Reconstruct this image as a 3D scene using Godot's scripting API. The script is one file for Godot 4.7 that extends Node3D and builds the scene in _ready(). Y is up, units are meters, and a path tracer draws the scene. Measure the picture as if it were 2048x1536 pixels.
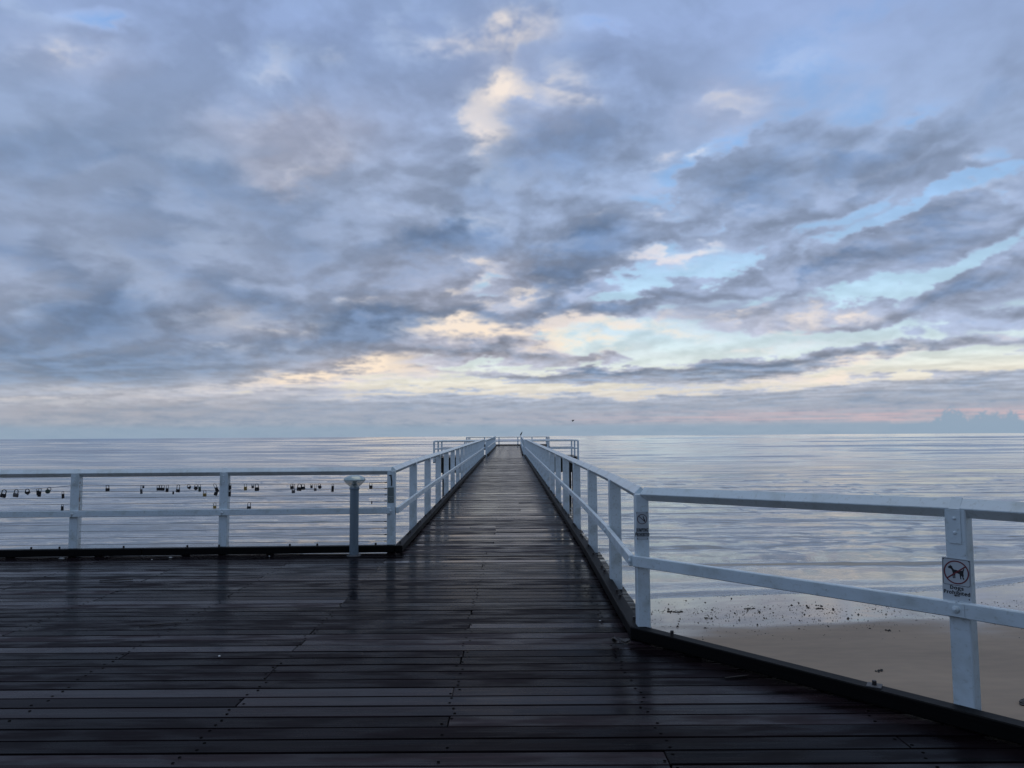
extends Node3D
# A timber jetty at dawn. Metres; y up; the deck by the camera lies at y = 0, the sea at SEA.

func _ready() -> void:
	# ---------------- camera, sky, light, exposure
	var cam := Camera3D.new()
	cam.name = "camera"
	cam.position = Vector3(0, 1.5, 0)
	cam.basis = Basis(Vector3.RIGHT, PITCH) * Basis(Vector3.BACK, ROLL)
	cam.fov = rad_to_deg(2.0 * atan(768.0 / FOCAL))
	cam.near = 0.05
	cam.far = 30000.0
	cam.current = true
	add_child(cam)
	var env := Environment.new()
	env.background_mode = Environment.BG_SKY
	env.sky = make_sky()
	env.background_energy_multiplier = 1.0
	env.tonemap_mode = Environment.TONE_MAPPER_LINEAR
	env.tonemap_exposure = 1.0
	env.sdfgi_enabled = true
	env.ssao_enabled = true
	env.ssil_enabled = true
	var we := WorldEnvironment.new()
	we.name = "world_environment"
	we.environment = env
	add_child(we)
	var sun := DirectionalLight3D.new()
	sun.name = "sun"
	sun.light_color = Color(1.0, 0.93, 0.84)
	sun.light_energy = 0.16
	sun.light_angular_distance = 55.0
	sun.shadow_enabled = true
	add_child(sun)
	sun.look_at_from_position(Vector3(0, 10, 0), Vector3(0, 10, 0) - Vector3(0.12, 0.95, -0.20), Vector3.UP)
	build()

# ------------------------------------------------------------------ small mesh kit
class Kit:
	var v := PackedVector3Array()
	var n := PackedVector3Array()
	func tri(a: Vector3, b: Vector3, c: Vector3, out: Vector3) -> void:
		var m := (b - a).cross(c - a)
		if m.length_squared() < 1e-18:
			return
		m = m.normalized()
		if m.dot(out) < 0.0:
			v.append_array([a, b, c])
			m = -m
		else:
			v.append_array([a, c, b])
		n.append_array([m, m, m])
	func quad(a: Vector3, b: Vector3, c: Vector3, d: Vector3, out: Vector3) -> void:
		tri(a, b, c, out)
		tri(a, c, d, out)
	func smooth(a: Vector3, b: Vector3, c: Vector3, na: Vector3, nb: Vector3, nc: Vector3) -> void:
		var m := (b - a).cross(c - a)
		if m.length_squared() < 1e-20:
			return
		if m.dot(na + nb + nc) < 0.0:
			v.append_array([a, b, c])
			n.append_array([na, nb, nc])
		else:
			v.append_array([a, c, b])
			n.append_array([na, nc, nb])
	# a box with chamfered edges, placed by t
	func box(size: Vector3, bevel: float, t := Transform3D.IDENTITY) -> void:
		var h := size * 0.5
		var g := minf(bevel, minf(h.x, minf(h.y, h.z)) * 0.9)
		var p := {}
		for sx in [-1, 1]:
			for sy in [-1, 1]:
				for sz in [-1, 1]:
					p[[sx, sy, sz, 0]] = t * Vector3(sx * h.x, sy * (h.y - g), sz * (h.z - g))
					p[[sx, sy, sz, 1]] = t * Vector3(sx * (h.x - g), sy * h.y, sz * (h.z - g))
					p[[sx, sy, sz, 2]] = t * Vector3(sx * (h.x - g), sy * (h.y - g), sz * h.z)
		var o := t.origin
		for s in [-1, 1]:
			face(p[[s, -1, -1, 0]], p[[s, 1, -1, 0]], p[[s, 1, 1, 0]], p[[s, -1, 1, 0]], o)
			face(p[[-1, s, -1, 1]], p[[1, s, -1, 1]], p[[1, s, 1, 1]], p[[-1, s, 1, 1]], o)
			face(p[[-1, -1, s, 2]], p[[1, -1, s, 2]], p[[1, 1, s, 2]], p[[-1, 1, s, 2]], o)
		if g <= 0.0:
			return
		for a in [-1, 1]:
			for b in [-1, 1]:
				face(p[[a, b, -1, 0]], p[[a, b, -1, 1]], p[[a, b, 1, 1]], p[[a, b, 1, 0]], o)
				face(p[[a, -1, b, 0]], p[[a, -1, b, 2]], p[[a, 1, b, 2]], p[[a, 1, b, 0]], o)
				face(p[[-1, a, b, 1]], p[[-1, a, b, 2]], p[[1, a, b, 2]], p[[1, a, b, 1]], o)
				for c in [-1, 1]:
					tri(p[[a, b, c, 0]], p[[a, b, c, 1]], p[[a, b, c, 2]], (p[[a, b, c, 0]] + p[[a, b, c, 1]] + p[[a, b, c, 2]]) / 3.0 - o)
	func face(a: Vector3, b: Vector3, c: Vector3, d: Vector3, o: Vector3) -> void:
		quad(a, b, c, d, (a + b + c + d) / 4.0 - o)
	# a tube along points, radius per point
	func tube(pts: Array, radii: Array, sides := 8, caps := true) -> void:
		var rings := []
		var up := Vector3.UP
		for i in pts.size():
			var d: Vector3 = (pts[mini(i + 1, pts.size() - 1)] - pts[maxi(i - 1, 0)]).normalized()
			if absf(d.dot(up)) > 0.95:
				up = Vector3.RIGHT if absf(d.x) < 0.9 else Vector3.BACK
			var a := d.cross(up).normalized()
			var b := a.cross(d).normalized()
			up = b
			var ring := []
			for k in sides:
				var w := TAU * k / sides
				var q := a * cos(w) + b * sin(w)
				ring.append([pts[i] + q * radii[i], q])
			rings.append(ring)
		for i in pts.size() - 1:
			for k in sides:
				var l := (k + 1) % sides
				var A = rings[i][k]
				var B = rings[i][l]
				var C = rings[i + 1][l]
				var D = rings[i + 1][k]
				smooth(A[0], B[0], C[0], A[1], B[1], C[1])
				smooth(A[0], C[0], D[0], A[1], C[1], D[1])
		if caps:
			for e in [0, pts.size() - 1]:
				var out: Vector3 = (pts[0] - pts[1]) if e == 0 else (pts[e] - pts[e - 1])
				for k in range(1, sides - 1):
					tri(rings[e][0][0], rings[e][k][0], rings[e][k + 1][0], out)
	# a turned shape about y: profile of [radius, y]
	func lathe(profile: Array, sides := 24, t := Transform3D.IDENTITY) -> void:
		for i in profile.size() - 1:
			var r0: float = profile[i][0]
			var r1: float = profile[i + 1][0]
			var y0: float = profile[i][1]
			var y1: float = profile[i + 1][1]
			var s := Vector2(y1 - y0, r0 - r1).normalized()
			for k in sides:
				var a := TAU * k / sides
				var b := TAU * (k + 1) / sides
				var ca := Vector3(cos(a), 0, sin(a))
				var cb := Vector3(cos(b), 0, sin(b))
				var na := t.basis * (ca * s.x + Vector3.UP * s.y)
				var nb := t.basis * (cb * s.x + Vector3.UP * s.y)
				var A := t * (ca * r0 + Vector3.UP * y0)
				var B := t * (cb * r0 + Vector3.UP * y0)
				var C := t * (cb * r1 + Vector3.UP * y1)
				var D := t * (ca * r1 + Vector3.UP * y1)
				smooth(A, B, C, na, nb, nb)
				smooth(A, C, D, na, nb, na)
	# a flat outline in the xy plane with thickness
	func slab(poly: PackedVector2Array, z0: float, z1: float) -> void:
		var ix := Geometry2D.triangulate_polygon(poly)
		for k in range(0, ix.size(), 3):
			var a := poly[ix[k]]
			var b := poly[ix[k + 1]]
			var c := poly[ix[k + 2]]
			tri(Vector3(a.x, a.y, z1), Vector3(b.x, b.y, z1), Vector3(c.x, c.y, z1), Vector3.BACK)
			tri(Vector3(a.x, a.y, z0), Vector3(b.x, b.y, z0), Vector3(c.x, c.y, z0), Vector3.FORWARD)
		var ccw := not Geometry2D.is_polygon_clockwise(poly)
		for k in poly.size():
			var a := poly[k]
			var b := poly[(k + 1) % poly.size()]
			var o := Vector3(b.y - a.y, a.x - b.x, 0) * (1.0 if ccw else -1.0)
			quad(Vector3(a.x, a.y, z0), Vector3(b.x, b.y, z0), Vector3(b.x, b.y, z1), Vector3(a.x, a.y, z1), o)
	# a flat ring or arc in the xy plane
	func ring(c: Vector2, r0: float, r1: float, z0: float, z1: float, sides := 40) -> void:
		for k in sides:
			var a := Vector2.from_angle(TAU * k / sides)
			var b := Vector2.from_angle(TAU * (k + 1) / sides)
			var p := [c + a * r0, c + b * r0, c + b * r1, c + a * r1]
			var f := []
			for q in p:
				f.append(Vector3(q.x, q.y, z1))
			quad(f[0], f[1], f[2], f[3], Vector3.BACK)
			var o := Vector3(a.x, a.y, 0)
			quad(f[2], f[3], Vector3(f[3].x, f[3].y, z0), Vector3(f[2].x, f[2].y, z0), o)
			quad(f[0], f[1], Vector3(f[1].x, f[1].y, z0), Vector3(f[0].x, f[0].y, z0), -o)
	func mesh() -> ArrayMesh:
		var arr := []
		arr.resize(Mesh.ARRAY_MAX)
		arr[Mesh.ARRAY_VERTEX] = v
		arr[Mesh.ARRAY_NORMAL] = n
		var m := ArrayMesh.new()
		m.add_surface_from_arrays(Mesh.PRIMITIVE_TRIANGLES, arr)
		return m

var rng := RandomNumberGenerator.new()
var taken := {}
var boxes := {}
var M := {}

func numbered(called: String) -> String:
	var k: int = taken.get(called, 0)
	taken[called] = k + 1
	return called if k == 0 else "%s_%03d" % [called, k]

func tag(o: Node3D, label: String, category: String, group := "") -> Node3D:
	o.set_meta("label", label)
	o.set_meta("category", category)
	if group != "":
		o.set_meta("group", group)
	return o

func thing(called: String, label: String, category: String, at := Vector3.ZERO, yaw := 0.0, group := "") -> Node3D:
	var o := Node3D.new()
	o.name = numbered(called)
	add_child(o)
	o.position = at
	o.rotation.y = yaw
	return tag(o, label, category, group)

func structure(called: String) -> Node3D:
	var o := Node3D.new()
	o.name = called
	add_child(o)
	o.set_meta("kind", "structure")
	return o

func part(called: String, mesh: Mesh, mat: Material, parent: Node, t := Transform3D.IDENTITY) -> MeshInstance3D:
	var o := MeshInstance3D.new()
	o.name = numbered(called) if parent == self else called
	o.mesh = mesh
	o.material_override = mat
	o.transform = t
	parent.add_child(o, true)
	return o

func kit_part(called: String, k: Kit, mat: Material, parent: Node) -> MeshInstance3D:
	return part(called, k.mesh(), mat, parent)

func box_mesh(size: Vector3, bevel: float) -> ArrayMesh:
	var key := "%.3f_%.3f_%.3f_%.4f" % [size.x, size.y, size.z, bevel]
	if not boxes.has(key):
		var k := Kit.new()
		k.box(Vector3(snappedf(size.x, .001), snappedf(size.y, .001), snappedf(size.z, .001)), bevel)
		boxes[key] = k.mesh()
	return boxes[key]

# a beam from a to b: width across (level), height, rolled about its length
func beam(called: String, a: Vector3, b: Vector3, width: float, height: float, bevel: float, mat: Material, parent: Node, roll := 0.0) -> MeshInstance3D:
	var d := (b - a)
	var x := d.normalized()
	var z := x.cross(Vector3.UP).normalized()
	var y := z.cross(x).normalized()
	var t := Transform3D(Basis(x, y, z) * Basis(Vector3.RIGHT, roll), (a + b) * 0.5)
	return part(called, box_mesh(Vector3(d.length(), height, width), bevel), mat, parent, t)

# ------------------------------------------------------------------ materials
func lin(r: float, g: float, b: float) -> Color:
	return Color(r, g, b).linear_to_srgb()

func plain(r: float, g: float, b: float, rough: float, metal := 0.0, spec := 0.5) -> StandardMaterial3D:
	var m := StandardMaterial3D.new()
	m.albedo_color = lin(r, g, b)
	m.roughness = rough
	m.metallic = metal
	m.metallic_specular = spec
	return m

func field(size: int, sd: int, freq: float, oct: int, gain := 0.5) -> Image:
	var im := noise_of(sd, freq, oct, gain).get_seamless_image(size, size, false, false, 0.15, true)
	im.convert(Image.FORMAT_L8)
	return im

# wood grain: long streaks (along u), finer hair lines, and larger patches
func grain_images() -> Array:
	var s := 1024
	var a := field(512, 3, 0.012, 4)
	var stretch := field(512, 5, 0.03, 4, 0.6)
	stretch.crop(64, 512)
	stretch.resize(s, s, Image.INTERPOLATE_CUBIC)
	var hair := field(512, 9, 0.2, 3, 0.7)
	hair.crop(24, 512)
	hair.resize(s, s, Image.INTERPOLATE_CUBIC)
	a.resize(s, s, Image.INTERPOLATE_CUBIC)
	var ad := a.get_data()
	var sd := stretch.get_data()
	var hd := hair.get_data()
	var col := PackedByteArray()
	var hgt := PackedByteArray()
	var rou := PackedByteArray()
	col.resize(s * s)
	hgt.resize(s * s)
	rou.resize(s * s)
	for i in s * s:
		var p := ad[i] / 255.0
		var q := sd[i] / 255.0
		var h := hd[i] / 255.0
		col[i] = clampi(int(255.0 * (0.10 + 0.40 * q + 0.38 * h + 0.24 * p)), 0, 255)
		hgt[i] = clampi(int(255.0 * (0.45 * q + 0.55 * h)), 0, 255)
		rou[i] = clampi(int(255.0 * (0.38 + 0.50 * smoothstep(0.32, 0.72, p * 0.75 + q * 0.25) + 0.12 * (h - .5))), 0, 255)
	var out := []
	for d in [col, hgt, rou]:
		out.append(ImageTexture.create_from_image(Image.create_from_data(s, s, false, Image.FORMAT_L8, d)))
	return out

func triplanar(m: StandardMaterial3D, scale: Vector3, offset := Vector3.ZERO) -> StandardMaterial3D:
	m.uv1_triplanar = true
	m.uv1_world_triplanar = true
	m.uv1_scale = scale
	m.uv1_offset = offset
	m.uv1_triplanar_sharpness = 6.0
	return m

func make_materials() -> void:
	var g := grain_images()
	var tones := [[.020, .0162, .0176, .36], [.009, .0074, .0084, .48], [.028, .0228, .0242, .32], [.013, .0106, .0120, .60], [.005, .0042, .0048, .42], [.034, .0280, .0290, .70], [.011, .0090, .0104, .28]]
	var wet := [.15, .105, .19, .115, .14, .20, .09]
	M.planks = []
	for i in tones.size():
		var t: Array = tones[i]
		var m := plain(t[0] * 1.7, t[1] * 1.36, t[2] * 1.58, t[3], 0.0, wet[i])
		m.albedo_texture = g[0]
		m.roughness_texture = g[2]
		m.heightmap_enabled = true
		m.heightmap_texture = g[1]
		m.heightmap_scale = 0.10
		triplanar(m, Vector3(.23, .9, .9), Vector3(.37 * i, .21 * i, .29 * i))
		M.planks.append(m)
	# boards that hold a film of rain water
	M.soaked = []
	for i in 3:
		var m: StandardMaterial3D = M.planks[i].duplicate()
		m.roughness = [.20, .26, .17][i]
		m.metallic_specular = [.23, .20, .26][i]
		m.heightmap_scale = 0.03
		M.soaked.append(m)
	var kerb := plain(.0065, .0058, .0064, .6, 0.0, .25)
	kerb.albedo_texture = g[0]
	kerb.heightmap_enabled = true
	kerb.heightmap_texture = g[1]
	kerb.heightmap_scale = 0.12
	M.kerb = triplanar(kerb, Vector3(.6, .9, .25))
	var pile := plain(.035, .03, .025, .8)
	pile.albedo_texture = g[0]
	M.pile = triplanar(pile, Vector3(.9, .2, .9))
	# white paint, a little chalky and stained
	var sz := 512
	var pa := field(sz, 41, 0.006, 4).get_data()
	var pb := field(sz, 43, 0.05, 4, 0.6).get_data()
	var col := PackedByteArray()
	col.resize(sz * sz * 3)
	for i in sz * sz:
		var a := pa[i] / 255.0
		var b := pb[i] / 255.0
		var dirt := smoothstep(0.60, 0.85, b) * 0.08 + smoothstep(0.5, 0.9, a) * 0.09
		var flake := smoothstep(0.86, 0.92, b) * 0.28
		col[i * 3] = int(255 * (0.97 - dirt - flake))
		col[i * 3 + 1] = int(255 * (0.97 - dirt * 1.05 - flake))
		col[i * 3 + 2] = int(255 * (0.97 - dirt * 1.25 - flake * 1.1))
	var ptex := ImageTexture.create_from_image(Image.create_from_data(sz, sz, false, Image.FORMAT_RGB8, col))
	var htex := ImageTexture.create_from_image(field(sz, 47, 0.03, 4, 0.6))
	var paint := plain(.74, .83, .87, .38)
	paint.albedo_texture = ptex
	paint.heightmap_enabled = true
	paint.heightmap_texture = htex
	paint.heightmap_scale = 0.06
	M.paint = triplanar(paint, Vector3(1.1, 1.1, 1.1))
	M.wire = plain(.10, .10, .11, .45, .7)
	M.galv = plain(.10, .10, .105, .7, .2)
	M.bolt = plain(.035, .03, .03, .5, .4)
	M.rust = plain(.20, .085, .035, .9)
	M.lock_dark = plain(.022, .022, .026, .4, .5)
	M.lock_steel = plain(.16, .16, .17, .35, .9)
	M.lock_brass = plain(.34, .24, .09, .38, .75)
	M.lock_green = plain(.045, .075, .06, .5, .3)
	M.pole = plain(.20, .255, .30, .42, .55)
	M.chrome = plain(.55, .58, .57, .16, 1.0)
	var gl := plain(.55, .68, .64, .06)
	gl.albedo_color.a = .45
	gl.transparency = BaseMaterial3D.TRANSPARENCY_ALPHA
	M.glass = gl
	M.sign_white = plain(.50, .53, .55, .45)
	M.sign_red = plain(.15, .022, .03, .5)
	M.sign_black = plain(.012, .012, .016, .5)
	M.plaque = plain(.16, .19, .18, .5)
	M.bird = plain(.008, .008, .009, .6)
	M.leaf = plain(.018, .014, .012, .5)
	M.white_bit = plain(.75, .75, .73, .7)
	M.weed = plain(.012, .012, .011, .6)
	var rk := plain(.05, .048, .046, .75)
	rk.heightmap_enabled = true
	rk.heightmap_texture = htex
	rk.heightmap_scale = 3.0
	M.rock = triplanar(rk, Vector3(.8, .8, .8))
	# sand: damp, and where the tide has just left a film of water, glossy; the film ends in a wavering outline
	var s := 1024
	var na := noise_of(61, 0.011, 4)
	var nb := noise_of(67, 0.06, 3)
	var rough := PackedByteArray()
	var sand := PackedByteArray()
	rough.resize(s * s)
	sand.resize(s * s * 3)
	for j in s:
		for i in s:
			var x := -30.0 + 60.0 * i / s
			var z := -34.0 + 40.0 * j / s
			var up := z - shore(x) + 0.9 * na.get_noise_2d(x * 10.0, z * 24.0) * 2.0 + .35 * nb.get_noise_2d(x * 6.0, z * 20.0)
			var dry := smoothstep(3.6, 5.6, up)
			var rip := nb.get_noise_2d(x * 22.0, z * 60.0)
			rough[j * s + i] = clampi(int(255 * (lerpf(0.09, 0.95, dry) + rip * 0.05)), 0, 255)
			var c := lerpf(0.92, 1.0, dry) + 0.06 * rip + 0.09 * na.get_noise_2d(x * 14.0 + 300.0, z * 40.0)
			var k := (j * s + i) * 3
			sand[k] = clampi(int(255 * .55 * c), 0, 255)
			sand[k + 1] = clampi(int(255 * .485 * c), 0, 255)
			sand[k + 2] = clampi(int(255 * .415 * c), 0, 255)
	var sm := StandardMaterial3D.new()
	sm.albedo_texture = ImageTexture.create_from_image(Image.create_from_data(s, s, false, Image.FORMAT_RGB8, sand))
	sm.roughness = 1.0
	sm.roughness_texture = ImageTexture.create_from_image(Image.create_from_data(s, s, false, Image.FORMAT_L8, rough))
	sm.metallic_specular = .75
	sm.texture_repeat = false
	M.sand = sm
	# water: ripples too small to build come as relief
	var wa := field(1024, 81, 0.016, 5, 0.55)
	wa.crop(700, 1024)
	wa.resize(1024, 1024, Image.INTERPOLATE_CUBIC)
	var wm := plain(.155, .15, .125, .085, 0.0, .75)
	wm.clearcoat_enabled = true
	wm.clearcoat = .7
	wm.clearcoat_roughness = .10
	wm.heightmap_enabled = true
	wm.heightmap_texture = ImageTexture.create_from_image(field(1024, 81, 0.02, 4, 0.5))
	wm.heightmap_scale = 2.0
	M.water = triplanar(wm, Vector3(.16, .16, .36))

# ------------------------------------------------------------------ the place
const SEA := -3.4
const PITCH_BOARD := 0.147

func shore(x: float) -> float: # z of the water's edge
	return -22.1 - 0.012 * maxf(x - 4.0, 0.0) ** 2 + 0.25 * sin(x * 0.5 + 1.0)

func path_y(z: float) -> float: # the walkway climbs a little towards its end
	var d := -z
	if d < 9.43: return 0.0
	if d < 47.0: return 0.19 * (d - 9.43) / 37.57
	return minf(0.44, 0.19 + 0.25 * (d - 47.0) / 26.0)

func path_left(z: float) -> float: # inner faces of the kerbs
	var d := -z
	if d < 47.0: return -1.43 - 0.29 * (d - 9.43) / 37.57
	return lerpf(-1.58, -1.585, (d - 47.0) / 26.0)

func path_right(z: float) -> float:
	var d := -z
	if d < 9.43: return lerpf(.86, .90, (d - 5.44) / 3.99)
	if d < 47.0: return .90 - 0.14 * (d - 9.43) / 37.57
	return .635 + (d - 47.0) * .00385

# flared kerb on the right: inner top edge through FA along FD; FN points out to the beach
const FA := Vector3(.854, 0, -5.40)
const FD := Vector3(.649, 0, .761)
const FN := Vector3(.761, 0, -.649)
# front railing on the left: kerb face from LA along LD (to the left); LN points out to sea
const LA := Vector3(-1.43, 0, -9.43)
const LD := Vector3(-.9991, 0, .042)
const LN := Vector3(-.042, 0, -.9991)

func build() -> void:
	rng.seed = 7
	make_materials()
	make_water()
	make_beach()
	make_shore()
	make_deck()
	make_walkway()
	make_kerbs()
	make_railings()
	make_ends()
	make_bollard()
	make_signs()
	make_padlocks()
	make_birds()
	make_litter()

func make_water() -> void:
	var amp := []
	var rw := RandomNumberGenerator.new()
	rw.seed = 5
	for l in [9.5, 7.1, 5.6, 4.4, 3.6, 2.9, 2.2, 1.7, 1.3, 1.0, .78, .60, .46]:
		var ang := rw.randf_range(-.16, .16) * (1.0 if l > 1.5 else 3.0) - .03
		amp.append([TAU / l * sin(ang), TAU / l * cos(ang), rw.randf() * TAU, l])
	var patch := noise_of(301, 0.03, 3)
	var streak := noise_of(303, 1.0, 4, 0.6)
	var streak2 := noise_of(305, 1.0, 3, 0.55)
	var crest := noise_of(309, 1.0, 2, 0.4)
	var ridge := noise_of(311, .45, 2, .5)
	ridge.fractal_type = FastNoiseLite.FRACTAL_RIDGED
	var ripple := noise_of(307, 0.75, 3, 0.6)
	var rows := []
	# rows ever farther apart towards the horizon
	var inv := 1.0 / 19.0
	while inv > 1.0 / 9000.0:
		rows.append(1.0 / inv)
		inv -= 0.000135 if inv > .004 else .00011
		if inv < 0.0004:
			break
	for z in [2600.0, 3400.0, 4600.0, 6500.0, 9500.0]:
		rows.append(z)
	var cols := 480
	var v := PackedVector3Array()
	var n := PackedVector3Array()
	var ix := PackedInt32Array()
	for r in rows.size():
		var d: float = rows[r]
		var step: float = (rows[mini(r + 1, rows.size() - 1)] - d) if r < rows.size() - 1 else 3000.0
		for c in cols + 1:
			var f := (2.0 * c / cols - 1.0)
			var x := f * (6.0 + d * 0.95)
			var z := -d
			var y := 0.0
			var sx := 0.0
			var sz := 0.0
			var p := 0.92 + 0.35 * patch.get_noise_2d(x * .45, z)
			var shallow := clampf((shore(x) - z) / 5.0, 0.0, 1.0)
			for w in amp:
				var l: float = w[3]
				var keep := clampf(l / (step * 2.2) - 0.6, 0.0, 1.0)
				if keep <= 0.0:
					continue
				var steep: float = 0.040 * (0.8 if l > 3.0 else 0.62) * p * keep
				var ph: float = w[0] * x + w[1] * z + w[2] + 1.6 * patch.get_noise_2d(x * .8 + l * 31.0, z * .8)
				var co := cos(ph)
				var k := sqrt(w[0] * w[0] + w[1] * w[1])
				y += steep / k * sin(ph)
				sx += steep * w[0] / k * co
				if l > 3.0: # swell: a short steep face towards the shore and a long back
					var face := 0.5 + 0.5 * co
					face *= face
					sz -= steep * (5.6 if l < 7.5 else 1.6) * (face * face - 0.273) * (0.35 + 1.3 * clampf(.5 + 1.4 * patch.get_noise_2d(x * .5 + l * 9.0, z * 1.3), 0.0, 1.0))
				else:
					sz += steep * w[1] / k * co
			# far off only long streaks of rougher and smoother water can be told apart
			var far := smoothstep(45.0, 160.0, d)
			var calm := smoothstep(2500.0, 700.0, d)
			var ld2 := 3500.0 / d
			sz += far * (-0.040 + calm * 0.045 * streak.get_noise_2d(x / d * 3.0, ld2 * .33) + calm * 0.055 * streak2.get_noise_2d(x / d * 9.0, ld2 * .85) - 0.11 * smoothstep(.30, .48, crest.get_noise_2d(x / d * 1.3, ld2 * .20)) - calm * 0.07 * smoothstep(.25, .45, crest.get_noise_2d(x / d * 3.4 + 40.0, ld2 * .55)))
			sz -= 0.035 * smoothstep(250.0, 2500.0, d) * smoothstep(.15, -.55, x / d)
			if step < 1.6: # wind ripples between the swells
				var small := clampf(1.6 - step, 0.0, 1.0) * shallow
				sz += small * (0.150 * ripple.get_noise_2d(x * .34, z * 1.15) - 0.24 * smoothstep(.30, .85, ridge.get_noise_2d(x * .22 + 2.5 * ripple.get_noise_2d(x * .1, z * .2), z * 1.1)) + 0.160 * clampf(1.0 - step * 2.0, 0.0, 1.0) * ripple.get_noise_2d(x * 1.1 + 70.0, z * 3.4))
			# last small breaker on the sand
			if d < 30.0:
				var e := (shore(x) - z) - 0.55 - .25 * patch.get_noise_2d(x * 2.0, 5.0)
				var hump := 0.055 * exp(-e * e / .10) * (1.0 + .5 * patch.get_noise_2d(x * 9.0, z * 9.0))
				y = y * shallow + hump
				sz = sz * shallow - 2.0 * e / .10 * hump * -1.0
				sx *= shallow
			v.append(Vector3(x, SEA + y, z))
			n.append(Vector3(-sx, 1.0, -sz).normalized())
	for r in rows.size() - 1:
		for c in cols:
			var a := r * (cols + 1) + c
			var b := a + cols + 1
			ix.append_array([a, b, a + 1, a + 1, b, b + 1])
	var arr := []
	arr.resize(Mesh.ARRAY_MAX)
	arr[Mesh.ARRAY_VERTEX] = v
	arr[Mesh.ARRAY_NORMAL] = n
	arr[Mesh.ARRAY_INDEX] = ix
	var m := ArrayMesh.new()
	m.add_surface_from_arrays(Mesh.PRIMITIVE_TRIANGLES, arr)
	var o := part("water", m, M.water, self)
	o.set_meta("kind", "structure")

func sand_y(x: float, z: float) -> float:
	return SEA + 0.036 * (z - shore(x))

func make_beach() -> void:
	var k := 150
	var v := PackedVector3Array()
	var n := PackedVector3Array()
	var uv := PackedVector2Array()
	var ix := PackedInt32Array()
	var nz := noise_of(401, 0.5, 3)
	for j in k + 1:
		for i in k + 1:
			var x := -30.0 + 60.0 * i / k
			var z := -34.0 + 40.0 * j / k
			v.append(Vector3(x, sand_y(x, z) + 0.012 * nz.get_noise_2d(x, z), z))
			n.append(Vector3(0.006 * nz.get_noise_2d(x * 3.0, z * 3.0), 1, -0.036 + .012 * nz.get_noise_2d(x * 3.0 + 50.0, z * 3.0)).normalized())
			uv.append(Vector2(float(i) / k, float(j) / k))
	for j in k:
		for i in k:
			var a := j * (k + 1) + i
			var b := a + k + 1
			ix.append_array([a, a + 1, b, a + 1, b + 1, b])
	var arr := []
	arr.resize(Mesh.ARRAY_MAX)
	arr[Mesh.ARRAY_VERTEX] = v
	arr[Mesh.ARRAY_NORMAL] = n
	arr[Mesh.ARRAY_TEX_UV] = uv
	arr[Mesh.ARRAY_INDEX] = ix
	var m := ArrayMesh.new()
	m.add_surface_from_arrays(Mesh.PRIMITIVE_TRIANGLES, arr)
	part("beach", m, M.sand, self).set_meta("kind", "structure")

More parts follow.
